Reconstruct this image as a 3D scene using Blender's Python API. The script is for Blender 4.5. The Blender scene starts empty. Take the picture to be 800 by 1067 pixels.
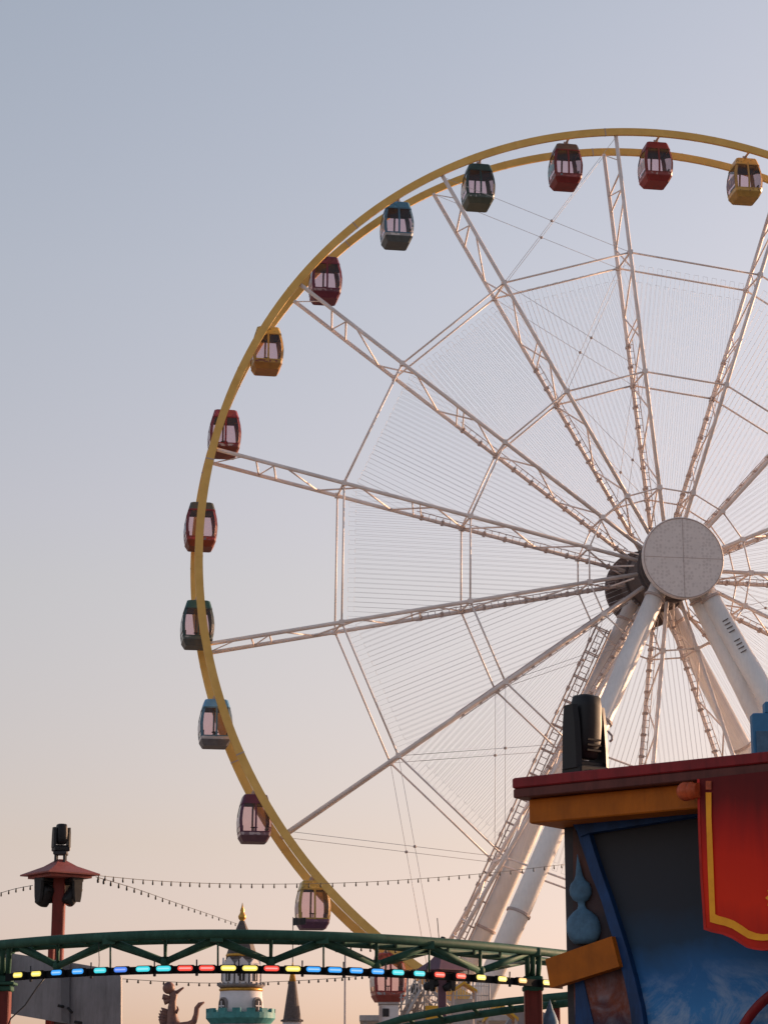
import bpy, math, random
from mathutils import Vector, Matrix
random.seed(7)
SC = bpy.context.scene
COL = SC.collection
PI = math.pi
R = math.radians

# ------------------------------------------------------------------ camera
F, PITCH, CH = 2370.7, 0.2589, 1.7
cam = bpy.data.cameras.new('camera'); cam.sensor_fit = 'HORIZONTAL'; cam.sensor_width = 36
cam.lens = F/800*36; cam.clip_end = 6000; cam.clip_start = 0.1
co = bpy.data.objects.new('camera', cam); COL.objects.link(co)
co.location = (0, 0, CH); co.rotation_euler = (PI/2+PITCH, 0, 0); SC.camera = co
FW = Vector((0, math.cos(PITCH), math.sin(PITCH))); UP = Vector((0, -math.sin(PITCH), math.cos(PITCH)))
CAM = Vector((0, 0, CH))
def ray(x, y): return (FW*F + Vector((1, 0, 0))*(x-400) - UP*(y-533.5))
def at(x, y, Y):
    d = ray(x, y); return CAM + d*(Y/d.y)
def proj(P):
    q = P-CAM; z = q.dot(FW); return (400+F*q.x/z, 533.5-F*q.dot(UP)/z)

# ------------------------------------------------------------------ world
SUN_AZ, SUN_EL = 58, 8.0
w = bpy.data.worlds.new('World'); SC.world = w; w.use_nodes = True
nt = w.node_tree; sky = nt.nodes.new('ShaderNodeTexSky'); sky.sky_type = 'NISHITA'; sky.sun_disc = False
sky.sun_elevation = R(SUN_EL); sky.sun_rotation = R(SUN_AZ); sky.air_density = 1; sky.dust_density = 1; sky.ozone_density = 1
mx = nt.nodes.new('ShaderNodeVectorMath'); mx.operation = 'MULTIPLY'
# dusty evening air: the sky is a little pinker aloft and dimmer towards the horizon than the clean model
wtc = nt.nodes.new('ShaderNodeTexCoord'); wsp = nt.nodes.new('ShaderNodeSeparateXYZ'); nt.links.new(wtc.outputs['Generated'], wsp.inputs[0])
wml = nt.nodes.new('ShaderNodeMath'); wml.operation = 'MULTIPLY'; wml.inputs[1].default_value = 2; nt.links.new(wsp.outputs[2], wml.inputs[0])
wcr = nt.nodes.new('ShaderNodeValToRGB'); nt.links.new(wml.outputs[0], wcr.inputs[0])
stops = [(0.08, (0.499, 0.405, 0.62)), (0.226, (0.626, 0.45, 0.482)), (0.45, (0.824, 0.593, 0.551)), (0.514, (0.87, 0.624, 0.583)), (0.706, (0.957, 0.707, 0.64)), (0.908, (1.0, 0.756, 0.676))]
wcr.color_ramp.elements[0].position = stops[0][0]; wcr.color_ramp.elements[0].color = stops[0][1]+(1,)
wcr.color_ramp.elements[1].position = stops[-1][0]; wcr.color_ramp.elements[1].color = stops[-1][1]+(1,)
for p_, c_ in stops[1:-1]:
    e_ = wcr.color_ramp.elements.new(p_); e_.color = c_+(1,)
nt.links.new(wcr.outputs[0], mx.inputs[1])
bg = nt.nodes['Background']; nt.links.new(sky.outputs[0], mx.inputs[0]); nt.links.new(mx.outputs[0], bg.inputs[0])
bg.inputs[1].default_value = 0.15
sl = bpy.data.lights.new('sun', 'SUN'); sl.energy = 3.3; sl.angle = R(0.5); sl.color = (1.0, 0.64, 0.40)
so = bpy.data.objects.new('sun', sl); COL.objects.link(so)
sd = Vector((math.sin(R(SUN_AZ))*math.cos(R(SUN_EL)), math.cos(R(SUN_AZ))*math.cos(R(SUN_EL)), math.sin(R(SUN_EL))))
so.rotation_euler = sd.to_track_quat('Z', 'Y').to_euler()
VS = SC.view_settings
SC.display_settings.display_device = 'sRGB'
VS.view_transform = 'Standard'; VS.look = 'None'; VS.gamma = 1; VS.exposure = 1.30; VS.use_curve_mapping = False
SC.cycles.max_bounces = 8; SC.cycles.transparent_max_bounces = 24

# ------------------------------------------------------------------ materials
def lin(c):
    f = lambda v: v/12.92 if v <= .04045 else ((v+.055)/1.055)**2.4
    return tuple(f(v/255) for v in c)+(1,)
def mat(name, col, rough=.5, metal=0, var=.12, scale=3.0, bump=0, emit=0, spec=.22, col2=None, streak=0):
    m = bpy.data.materials.new(name); m.use_nodes = True; n = m.node_tree.nodes; l = m.node_tree.links
    b = n['Principled BSDF']; b.inputs['Roughness'].default_value = rough; b.inputs['Metallic'].default_value = metal
    b.inputs['Specular IOR Level'].default_value = spec
    c = col if len(col) == 4 else tuple(col)+(1,)
    tc = n.new('ShaderNodeTexCoord'); nz = n.new('ShaderNodeTexNoise'); nz.inputs['Scale'].default_value = scale
    nz.inputs['Detail'].default_value = 6; nz.inputs['Roughness'].default_value = .65
    l.new(tc.outputs['Object'], nz.inputs['Vector'])
    cr = n.new('ShaderNodeValToRGB'); cr.color_ramp.elements[0].position = .32; cr.color_ramp.elements[1].position = .68
    k = col2 if col2 else tuple(v*(1-var) for v in c[:3])+(1,)
    cr.color_ramp.elements[0].color = k if len(k) == 4 else tuple(k)+(1,)
    cr.color_ramp.elements[1].color = tuple(min(1, v*(1+var*.6)) for v in c[:3])+(1,)
    l.new(nz.outputs['Fac'], cr.inputs[0]); l.new(cr.outputs[0], b.inputs['Base Color'])
    if streak:   # rain streaks and grime that run down the surface, plus small chips
        mp = n.new('ShaderNodeMapping'); mp.inputs['Scale'].default_value = (8, 8, 1.3); l.new(tc.outputs['Object'], mp.inputs[0])
        n3 = n.new('ShaderNodeTexNoise'); n3.inputs['Scale'].default_value = 1.0; n3.inputs['Detail'].default_value = 8; n3.inputs['Roughness'].default_value = .7; l.new(mp.outputs[0], n3.inputs['Vector'])
        m3 = n.new('ShaderNodeMapRange'); m3.inputs[1].default_value = .45; m3.inputs[2].default_value = .72; m3.inputs[3].default_value = 1; m3.inputs[4].default_value = 1-streak; l.new(n3.outputs['Fac'], m3.inputs[0])
        x3 = n.new('ShaderNodeVectorMath'); x3.operation = 'SCALE'; l.new(cr.outputs[0], x3.inputs[0]); l.new(m3.outputs[0], x3.inputs['Scale']); l.new(x3.outputs[0], b.inputs['Base Color'])
    mr = n.new('ShaderNodeMapRange'); mr.inputs[3].default_value = max(0, rough-.12); mr.inputs[4].default_value = min(1, rough+.12)
    l.new(nz.outputs['Fac'], mr.inputs[0]); l.new(mr.outputs[0], b.inputs['Roughness'])
    if bump:
        bp = n.new('ShaderNodeBump'); bp.inputs['Strength'].default_value = bump; bp.inputs['Distance'].default_value = .02
        l.new(nz.outputs['Fac'], bp.inputs['Height']); l.new(bp.outputs[0], b.inputs['Normal'])
    if emit:
        b.inputs['Emission Color'].default_value = c; b.inputs['Emission Strength'].default_value = emit
    return m
M = {}
M['rim'] = mat('yellow_rim_paint', (.72, .46, .14), .45, var=.1, scale=.9, col2=(.64, .39, .105))
M['white'] = mat('white_steel_paint', (.80, .72, .69), .5, var=.10, scale=.9, col2=(.64, .56, .53), spec=.4)
M['whitedk'] = mat('weathered_steel', (.46, .38, .36), .6, var=.2, scale=2)
M['leg'] = mat('leg_paint', (.82, .79, .77), .45, var=.05, scale=.35, col2=(.73, .69, .67), spec=.4, streak=.10)
M['cable'] = mat('cable_steel', (.52, .49, .50), .5)
M['net'] = mat('light_net_wire', (.60, .58, .59), .7)
M['drum'] = mat('hub_drum', (.12, .10, .10), .7, var=.3)
M['dark'] = mat('dark_metal', (.035, .035, .04), .5)
M['black'] = mat('black_plastic', (.016, .017, .02), .5, var=.3, scale=8)
M['matte'] = mat('matte_black', (.012, .013, .015), .85, var=.3, scale=8, spec=.04)
M['blackg'] = mat('black_gloss', (.01, .01, .012), .12, var=.2)
M['green'] = mat('green_track_paint', (.034, .092, .068), .62, var=.3, scale=3, col2=(.022, .064, .048), streak=.3, spec=.10)
M['red'] = mat('red_post_paint', (.15, .022, .018), .5, var=.25, scale=2, streak=.4)
M['redroof'] = mat('lamp_roof_paint', (.24, .07, .065), .55, var=.2)
M['purple'] = mat('plum_post_paint', (.12, .06, .085), .5, var=.2)
M['seat'] = mat('cabin_seat', (.03, .03, .035), .6)
M['ceil'] = mat('cabin_ceiling', (.05, .045, .05), .7)
M['grey'] = mat('grey_panel', (.24, .235, .255), .55, var=.14, scale=1.2, bump=.05, streak=.3)
M['greydk'] = mat('grey_panel_rail', (.13, .13, .145), .55)
M['gold'] = mat('gold_paint', (.55, .30, .06), .35, metal=.4, var=.3, scale=9)
M['slate'] = mat('slate_cone', (.10, .085, .085), .75, var=.35, scale=14)
M['wallw'] = mat('tower_render', (.62, .60, .62), .7, var=.15, scale=1.5)
M['teal'] = mat('teal_parapet', (.06, .24, .25), .6, var=.3, scale=4)
M['stone'] = mat('tower_stone', (.24, .22, .22), .8, var=.3, scale=4)
M['bronze'] = mat('statue_bronze', (.22, .11, .08), .5, var=.5, scale=3, col2=(.08, .05, .06))
M['window'] = mat('dark_window', (.02, .022, .03), .15)
M['ground'] = mat('paving', (.26, .23, .20), .85, var=.25, scale=.4)
M['fascia'] = mat('red_fascia', (.25, .016, .020), .5, var=.25, scale=2.5, col2=(.18, .012, .016), streak=.5)
M['fascialo'] = mat('maroon_fascia', (.12, .034, .028), .55, var=.3, scale=3, streak=.4)
M['amber'] = mat('amber_ledge', (.42, .112, .006), .6, var=.3, scale=2.0, bump=.05, streak=.2)
M['bluetrim'] = mat('blue_trim', (.010, .046, .145), .5, var=.3, scale=3, streak=.5)
M['soffit'] = mat('facade_soffit', (.022, .010, .008), .7)
M['finial'] = mat('blue_finial', (.075, .16, .25), .6, var=.35, scale=7)
M['turret'] = mat('blue_turret', (.05, .19, .36), .6, var=.15, scale=4)
M['wallgrey'] = mat('facade_wall', (.05, .045, .05), .7, var=.3, scale=3)
M['yellowp'] = mat('yellow_panel', (.60, .34, .04), .5, var=.1)
M['rail'] = mat('galvanised_rail', (.42, .39, .38), .5, var=.2)
M['goldtrim'] = mat('banner_trim', (.95, .40, .022), .5, var=.15, scale=5, col2=(.82, .31, .015))
M['bannerr'] = mat('banner_edge', (.50, .022, .014), .55, var=.35, scale=3)
M['copper'] = mat('copper_ball', (.50, .09, .03), .35, var=.5, scale=7)
def nodes(m):
    return m.node_tree.nodes, m.node_tree.links, m.node_tree.nodes['Principled BSDF']

# perforated hub cover: a fine grid of punched holes and two seams, all real surface pattern
m = mat('perforated_cover', (.74, .68, .665), .65, var=.06, scale=2); M['perf'] = m
n, l, b = nodes(m)
tc = n.new('ShaderNodeTexCoord'); vo = n.new('ShaderNodeTexVoronoi'); vo.inputs['Scale'].default_value = 4.3; vo.inputs['Randomness'].default_value = .55
l.new(tc.outputs['Object'], vo.inputs['Vector'])
r2 = n.new('ShaderNodeValToRGB'); r2.color_ramp.elements[0].position = .28; r2.color_ramp.elements[0].color = (.86, .85, .85, 1)
r2.color_ramp.elements[1].position = .45; r2.color_ramp.elements[1].color = (1, 1, 1, 1)
l.new(vo.outputs['Distance'], r2.inputs[0])
mm = n.new('ShaderNodeMix'); mm.data_type = 'RGBA'; mm.blend_type = 'MULTIPLY'; mm.inputs[0].default_value = 1
src = b.inputs['Base Color'].links[0].from_socket
l.new(src, mm.inputs[6]); l.new(r2.outputs[0], mm.inputs[7]); l.new(mm.outputs[2], b.inputs['Base Color'])

# glass of the cabins
def glass(name, tint, a):
    m = bpy.data.materials.new(name); m.use_nodes = True; n = m.node_tree.nodes; l = m.node_tree.links
    n.remove(n['Principled BSDF']); out = n['Material Output']
    t = n.new('ShaderNodeBsdfTransparent'); t.inputs[0].default_value = tint+(1,)
    g = n.new('ShaderNodeBsdfGlossy'); g.inputs['Roughness'].default_value = .08
    d = n.new('ShaderNodeBsdfDiffuse'); d.inputs[0].default_value = (.35, .30, .32, 1)
    fr = n.new('ShaderNodeFresnel'); fr.inputs[0].default_value = 1.45
    a1 = n.new('ShaderNodeMixShader'); a1.inputs[0].default_value = a
    l.new(t.outputs[0], a1.inputs[1]); l.new(d.outputs[0], a1.inputs[2])
    a2 = n.new('ShaderNodeMixShader'); l.new(fr.outputs[0], a2.inputs[0]); l.new(a1.outputs[0], a2.inputs[1]); l.new(g.outputs[0], a2.inputs[2])
    l.new(a2.outputs[0], out.inputs[0]); return m
M['glass'] = glass('cabin_glass', (.86, .72, .74), .10)

# painted sky mural with smoke along its foot (painted artwork)
def mural(name, zlo, zhi, cols, scale=1.1, smoke=1.0, folds=False):
    m = bpy.data.materials.new(name); m.use_nodes = True; n, l, b = nodes(m); b.inputs['Roughness'].default_value = .6; b.inputs['Specular IOR Level'].default_value = .12
    tc = n.new('ShaderNodeTexCoord'); sp = n.new('ShaderNodeSeparateXYZ'); l.new(tc.outputs['Object'], sp.inputs[0])
    mr = n.new('ShaderNodeMapRange'); mr.inputs[1].default_value = zlo; mr.inputs[2].default_value = zhi; l.new(sp.outputs[2], mr.inputs[0])
    nz = n.new('ShaderNodeTexNoise'); nz.inputs['Scale'].default_value = scale; nz.inputs['Detail'].default_value = 9; nz.inputs['Roughness'].default_value = .6
    nz.inputs['Distortion'].default_value = .6
    l.new(tc.outputs['Object'], nz.inputs['Vector'])
    if folds:    # the painted folds of the cloth run downwards
        mp = n.new('ShaderNodeMapping'); mp.inputs['Scale'].default_value = (3.2, 3.2, .35); l.new(tc.outputs['Object'], mp.inputs[0]); l.new(mp.outputs[0], nz.inputs['Vector']); nz.inputs['Detail'].default_value = 3
    ad = n.new('ShaderNodeMath'); ad.operation = 'MULTIPLY_ADD'; ad.inputs[1].default_value = .36; ad.inputs[2].default_value = -.18
    l.new(nz.outputs['Fac'], ad.inputs[0])
    s = n.new('ShaderNodeMath'); s.operation = 'ADD'; l.new(ad.outputs[0], s.inputs[0]); l.new(mr.outputs[0], s.inputs[1])
    cr = n.new('ShaderNodeValToRGB'); e = cr.color_ramp.elements
    e[0].position = cols[0][0]; e[0].color = cols[0][1]+(1,); e[1].position = cols[-1][0]; e[1].color = cols[-1][1]+(1,)
    for p, c in cols[1:-1]:
        q = e.new(p); q.color = c+(1,)
    l.new(s.outputs[0], cr.inputs[0])
    # wisps of smoke
    n2 = n.new('ShaderNodeTexNoise'); n2.inputs['Scale'].default_value = scale*1.6; n2.inputs['Detail'].default_value = 12; n2.inputs['Roughness'].default_value = .7; n2.inputs['Distortion'].default_value = 1.4
    l.new(tc.outputs['Object'], n2.inputs['Vector'])
    w1 = n.new('ShaderNodeMapRange'); w1.inputs[1].default_value = .44; w1.inputs[2].default_value = .66; w1.inputs[4].default_value = smoke; l.new(n2.outputs['Fac'], w1.inputs[0])
    w2 = n.new('ShaderNodeMapRange'); w2.inputs[1].default_value = .46; w2.inputs[2].default_value = .26; l.new(s.outputs[0], w2.inputs[0])
    wm = n.new('ShaderNodeMath'); wm.operation = 'MULTIPLY'; l.new(w1.outputs[0], wm.inputs[0]); l.new(w2.outputs[0], wm.inputs[1])
    mx = n.new('ShaderNodeMix'); mx.data_type = 'RGBA'; l.new(wm.outputs[0], mx.inputs[0]); l.new(cr.outputs[0], mx.inputs[6]); mx.inputs[7].default_value = (.42, .48, .56, 1)
    l.new(mx.outputs[2], b.inputs['Base Color']); return m

def art(name, base, c2, c3, scale=1.6, seed=0.0):
    """wrapped vinyl artwork: flowing swirls of three colours"""
    m = bpy.data.materials.new(name); m.use_nodes = True; n, l, b = nodes(m); b.inputs['Roughness'].default_value = .32
    tc = n.new('ShaderNodeTexCoord'); mp = n.new('ShaderNodeMapping'); mp.inputs['Location'].default_value = (seed*3.7, seed*1.3, seed*2.1)
    l.new(tc.outputs['Object'], mp.inputs[0])
    nz = n.new('ShaderNodeTexNoise'); nz.inputs['Scale'].default_value = scale; nz.inputs['Detail'].default_value = 1; nz.inputs['Distortion'].default_value = 2.2
    l.new(mp.outputs[0], nz.inputs['Vector'])
    cr = n.new('ShaderNodeValToRGB'); cr.color_ramp.interpolation = 'EASE'; e = cr.color_ramp.elements
    e[0].position = .36; e[0].color = c2+(1,); e[1].position = .66; e[1].color = c3+(1,)
    q = e.new(.43); q.color = base+(1,); q = e.new(.60); q.color = base+(1,)
    l.new(nz.outputs['Fac'], cr.inputs[0]); l.new(cr.outputs[0], b.inputs['Base Color']); return m

# ------------------------------------------------------------------ mesh building
class MB:
    def __init__(s): s.v = []; s.f = []; s.sm = []
    def add(s, vs, fs, smooth=False):
        o = len(s.v); s.v += [Vector(v) for v in vs]; s.f += [tuple(i+o for i in f) for f in fs]; s.sm += [smooth]*len(fs)
    def box(s, c, d, X=(1, 0, 0), Y=(0, 1, 0), Z=(0, 0, 1), bev=0):
        c = Vector(c); X, Y, Z = Vector(X), Vector(Y), Vector(Z); hx, hy, hz = d[0]/2, d[1]/2, d[2]/2
        if bev <= 0:
            vs = [c+X*a*hx+Y*b*hy+Z*e*hz for a in (-1, 1) for b in (-1, 1) for e in (-1, 1)]
            s.add(vs, [(0, 1, 3, 2), (4, 6, 7, 5), (0, 4, 5, 1), (2, 3, 7, 6), (0, 2, 6, 4), (1, 5, 7, 3)])
        else:
            prof = [(hx-bev, -hy), (hx, -hy+bev), (hx, hy-bev), (hx-bev, hy), (-hx+bev, hy), (-hx, hy-bev), (-hx, -hy+bev), (-hx+bev, -hy)]
            rings = []
            for z, k in ((-hz, bev), (-hz+bev, 0), (hz-bev, 0), (hz, bev)):
                rings.append([c+X*(px-math.copysign(min(k, abs(px)), px))+Y*(py-math.copysign(min(k, abs(py)), py))+Z*z for px, py in prof])
            s.loft(rings)
    def loft(s, rings, cap=True, smooth=False, closed=False):
        n = len(rings[0]); vs = [p for r in rings for p in r]; fs = []
        m = len(rings)
        for i in range(m if closed else m-1):
            j = (i+1) % m
            for k in range(n):
                fs.append((i*n+k, i*n+(k+1) % n, j*n+(k+1) % n, j*n+k))
        o = len(s.v); s.add(vs, fs, smooth)
        if cap and not closed:
            s.f += [tuple(o+k for k in reversed(range(n))), tuple(o+(m-1)*n+k for k in range(n))]; s.sm += [False, False]
    def tube(s, a, b, r, seg=8, r2=None, cap=True):
        a, b = Vector(a), Vector(b); d = (b-a)
        if d.length < 1e-6: return
        d.normalize(); u = d.orthogonal().normalized(); v = d.cross(u); r2 = r if r2 is None else r2
        c = [(math.cos(2*PI*k/seg), math.sin(2*PI*k/seg)) for k in range(seg)]
        s.loft([[a+u*x*r+v*y*r for x, y in c], [b+u*x*r2+v*y*r2 for x, y in c]], cap=cap, smooth=seg > 4)
    def path(s, pts, r, seg=8, closed=False):
        pts = [Vector(p) for p in pts]; rings = []; n = len(pts); ref = None
        for i, p in enumerate(pts):
            if closed: d = pts[(i+1) % n]-pts[i-1]
            else: d = pts[min(i+1, n-1)]-pts[max(i-1, 0)]
            d.normalize()
            if ref is None: ref = d.orthogonal().normalized()
            ref = (ref-d*ref.dot(d)).normalized(); v = d.cross(ref)
            rr = r[i] if isinstance(r, (list, tuple)) else r
            rings.append([p+ref*math.cos(2*PI*k/seg)*rr+v*math.sin(2*PI*k/seg)*rr for k in range(seg)])
        s.loft(rings, cap=not closed, smooth=True, closed=closed)
    def lathe(s, c, prof, seg=20, X=(1, 0, 0), Y=(0, 1, 0), Z=(0, 0, 1), smooth=True):
        c = Vector(c); X, Y, Z = Vector(X), Vector(Y), Vector(Z)
        s.loft([[c+X*math.cos(2*PI*k/seg)*max(r, 1e-4)+Y*math.sin(2*PI*k/seg)*max(r, 1e-4)+Z*z for k in range(seg)] for r, z in prof], smooth=smooth)
    def prism(s, pts, d):
        n = len(pts); d = Vector(d); pts = [Vector(p) for p in pts]
        s.add(pts+[p+d for p in pts], [tuple(range(n)), tuple(reversed(range(n, 2*n)))]+[(k, k+n, (k+1) % n+n, (k+1) % n) for k in range(n)])
    def ball(s, c, r, seg=14, sc=(1, 1, 1)):
        c = Vector(c); N = seg//2+1
        s.loft([[c+Vector((math.cos(2*PI*k/seg)*math.sin(PI*i/N)*r*sc[0], math.sin(2*PI*k/seg)*math.sin(PI*i/N)*r*sc[1], math.cos(PI*i/N)*r*sc[2])) for k in range(seg)] for i in range(1, N)], smooth=True)
    def build(s, name, material, parent=None, label=None):
        L = Vector(parent['_w']) if parent is not None and '_w' in parent else Vector((0, 0, 0))
        me = bpy.data.meshes.new(name); me.from_pydata([tuple(v-L) for v in s.v], [], s.f); me.validate(); 
        me.materials.append(M[material] if isinstance(material, str) else material)
        import bmesh
        bm = bmesh.new(); bm.from_mesh(me); bmesh.ops.recalc_face_normals(bm, faces=bm.faces); bm.to_mesh(me); bm.free()
        if len(me.polygons) == len(s.sm):
            me.polygons.foreach_set('use_smooth', s.sm)
        o = bpy.data.objects.new(name, me); COL.objects.link(o)
        if parent is not None: o.parent = parent; o['_w'] = tuple(L)
        if label: o['label'] = label
        return o
ROOTS = []
def thing(name, loc, label, cat, group=None):
    o = bpy.data.objects.new(name, None); COL.objects.link(o); o.location = loc; o['_w'] = tuple(loc)
    o['label'] = label; o['category'] = cat; o.empty_display_size = .2
    if group: o['group'] = group
    return o
def tag(o, label, cat, group=None):
    o['label'] = label; o['category'] = cat
    if group: o['group'] = group
    return o
def copy_tree(o, parent=None):
    c = o.copy(); COL.objects.link(c)
    if parent is not None: c.parent = parent
    for ch in list(o.children): copy_tree(ch, c)
    return c
def structure(name, mb, material):
    o = mb.build(name, material); o['kind'] = 'structure'; return o

# ------------------------------------------------------------------ ground
g = MB(); g.add([(-3000, -3000, 0), (3000, -3000, 0), (3000, 3000, 0), (-3000, 3000, 0)], [(0, 1, 2, 3)]); structure('ground', g, 'ground')

# ------------------------------------------------------------------ ferris wheel
HUB = Vector((17.347, 137.735, 32.471+CH)); YAW = .1629; RW = 29.0; WO = 1.4447
HV = Vector((math.cos(YAW), math.sin(YAW), 0)); NV = Vector((math.sin(YAW), -math.cos(YAW), 0)); ZV = Vector((0, 0, 1))
R1, R2, R3 = 20.777, 12.785, 5.19; PH = .0925; NS = 15; ST = 2*PI/NS
def W(th, rad, off): return HUB+NV*off-HV*rad*math.sin(th)+ZV*rad*math.cos(th)
base = Vector((HUB.x, HUB.y, 0))
wheel = thing('ferris_wheel', base, 'giant white spoked wheel with two yellow rims and a round grey hub cover', 'ferris wheel')
NR = 240
WR = 1.60
for off in (WR, -WR):
    mb = MB(); rings = []
    for i in range(NR):
        t = 2*PI*i/NR
        rings.append([W(t, RW+a, off+b_) for a, b_ in ((-.235, -.10), (-.235, .10), (.235, .10), (.235, -.10))])
    mb.loft(rings, closed=True)
    rim = mb.build('rim', 'rim', wheel)
    for i in range(NS*2):
        t = PH+ST*(i+.12)/2; c = W(t, RW, off); rd = (W(t, RW+1, off)-c); tg = rd.cross(NV)
        mb = MB(); mb.box(c, (.07, .225, .49), tg, NV, rd); mb.build('joint', 'whitedk' if i % 3 == 0 else 'rim', rim)
# spokes: two chords, a zigzag between them, a ladder on the rear chord
for k in range(NS):
    th = PH+k*ST
    rd = (W(th, 1, 0)-W(th, 0, 0)); 
    ch = MB(); ch.tube(W(th, 1.6, WO), W(th, RW-.2, WO+.06), .125, 8); ch.tube(W(th, 1.6, -WO), W(th, RW-.2, -WO-.06), .125, 8)
    sp = ch.build('spoke', 'white', wheel)
    lt = MB()
    # near the rim: a short frame with crossed bars
    for rr in (RW-3.2, RW-4.3): lt.tube(W(th, rr, -WO), W(th, rr+.5, WO), .06, 6)
    lt.tube(W(th, RW-3.2, -WO), W(th, RW-3.9, WO), .045, 6)
    lt.tube(W(th, RW-.3, -WO), W(th, RW-1.9, WO), .035, 6)
    rr = RW-4.6; sgn = 1
    while rr > 2.8:
        nr = rr-(2.35)
        lt.tube(W(th, rr, WO*sgn), W(th, nr, -WO*sgn), .055, 6); rr = nr; sgn = -sgn
    for rr in (R1, R2, R3):
        lt.tube(W(th, rr, -WO), W(th, rr, WO), .07, 6)
        for off in (-WO, WO): lt.box(W(th, rr, off), (.30, .30, .30), HV, NV, ZV)
    for rr in (R2+2.6, R2+3.1): lt.tube(W(th, rr, -WO), W(th, rr+.6, WO), .045, 6)
    lt.build('lattice', 'white', sp)
    # ladder along the rear chord from the middle ring inwards
    tg = HV*math.cos(th)+ZV*math.sin(th)
    la = MB()
    for s_ in (-.0, .42): la.tube(W(th, 2.6, -WO+.42)+tg*(s_-.2), W(th, R2+3.0, -WO+.42)+tg*(s_-.2), .028, 5)
    rr = 2.8
    while rr < R2+3.0:
        la.tube(W(th, rr, -WO+.42)-tg*.2, W(th, rr, -WO+.42)+tg*.22, .022, 5); rr += .45
    br = la; rr = 3.2
    while rr < R2+3.0:
        br.tube(W(th, rr, -WO), W(th, rr, -WO+.46), .035, 5); br.box(W(th, rr, -WO-.02), (.3, .3, .16), tg, NV, rd); rr += 1.35
    la.build('ladder', 'whitedk', sp)
# ring ties between neighbouring spokes
for rr in (R1, R2, R3):
    for k in range(NS):
        a, b_ = PH+k*ST, PH+(k+1)*ST
        for off in (WO, -WO):
            mb = MB(); mb.tube(W(a, rr, off), W(b_, rr, off), .06 if rr > 6 else .05, 6); mb.build('ring_tie', 'white', wheel)
# crossed brace cables in every fifth bay
for k0 in (0, 5, 10):
    a, b_ = PH+k0*ST, PH+(k0+1)*ST
    for ro, ri in ((RW-.3, R1), (R1, R2), (R2, R3)):
        for off in (WO, -WO):
            p, q = W(a, ro, off), W(b_, ri, off); r_, s_ = W(b_, ro, off), W(a, ri, off)
            for u, v in ((p, q), (r_, s_)):
                mb = MB(); mb.tube(u, v+NV*.02, .015, 5)
                mb.build('brace_cable', 'cable', wheel)
            # turnbuckle where the two cross
            d1, d2 = q-p, s_-r_
            A = d1.dot(d1); B = d1.dot(d2); C_ = d2.dot(d2); wv = p-r_
            t = (B*d2.dot(wv)-C_*d1.dot(wv))/(A*C_-B*B); x = p+d1*t
            mb = MB(); mb.ball(x, .10, 8); mb.build('cable_joint', 'whitedk', wheel)
# the light nets: strung lamp wires parallel to the middle of each bay
NVIS = list(range(NS))
for k in NVIS:
    mid = PH+(k+.5)*ST; tg = HV*math.cos(mid)+ZV*math.sin(mid); rd = W(mid, 1, 0)-W(mid, 0, 0)
    half = math.tan(ST/2); rout = R1*math.cos(ST/2)-.75
    mb = MB()
    for off in (WO-.08, -WO+.08):
        nst = int(rout*half/.30)
        for i in range(-nst, nst+1):
            t = i*.30
            r0 = max(abs(t)/half+.5, 3.0)
            if r0 > rout-.3: continue
            p0 = HUB+NV*off+rd*r0+tg*t; p1 = HUB+NV*off+rd*rout+tg*t
            mb.tube(p0, p1, .008, 3, cap=False)
            if i < nst and i % 2 == 0: mb.tube(p1, p1+tg*.30, .008, 3, cap=False)
    mb.build('light_net', 'net', wheel)
# hub
mb = MB(); mb.lathe(HUB, [(1.55, -4.3), (1.55, -1.9), (1.95, -1.9), (1.95, 1.9), (1.55, 1.9), (1.55, 4.2)], 32, HV, ZV, NV, smooth=False)
hub = mb.build('hub', 'drum', wheel)
mb = MB()
for off in (WO, -WO): mb.lathe(HUB+NV*off, [(2.08, -.13), (2.12, -.1), (2.12, .1), (2.08, .13)], 40, HV, ZV, NV, smooth=False)
mb.build('hub_flange', 'drum', hub)
mb = MB()
for k in range(NS):
    th = PH+k*ST
    mb.tube(W(th, 1.9, WO), W(th, 1.9, -WO), .07, 6)
mb.build('hub_bolt', 'drum', hub)
for off, mt in ((4.33, 'perf'), (-4.4, 'drum')):  # far cover: shade on its inner face is put into the dark colour
    mb = MB(); mb.lathe(HUB+NV*off, [(2.40, -.30), (2.52, -.27), (2.535, -.1), (2.535, .05), (2.50, .085), (2.2, .09), (.01, .092)], 64, HV, ZV, NV, smooth=False)
    cv = mb.build('hub_cover', mt, wheel, label=('round pale grey perforated cover' if off > 0 else 'round cover on the far end, coloured dark for its shaded inner face'))
    mb = MB()
    if off > 0:
        c = HUB+NV*(off+.095)
        mb.box(c, (4.9, .02, .025), HV, NV, ZV); mb.box(c+NV*.002, (.025, .02, 4.9), HV, NV, ZV)
        for r_ in (2.46,):
            mb.path([c+HV*math.cos(2*PI*i/64)*r_+ZV*math.sin(2*PI*i/64)*r_ for i in range(64)], .03, 5, closed=True)
        mb.build('seam', 'whitedk', cv)
    else:
        for i in range(12):
            t = 2*PI*i/12; mb.tube(HUB+NV*(off+.2)+(HV*math.cos(t)+ZV*math.sin(t))*1.5, HUB+NV*(off+.2)+(HV*math.cos(t)+ZV*math.sin(t))*2.45, .06, 5)
        mb.build('stiffener', 'whitedk', cv)

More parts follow.
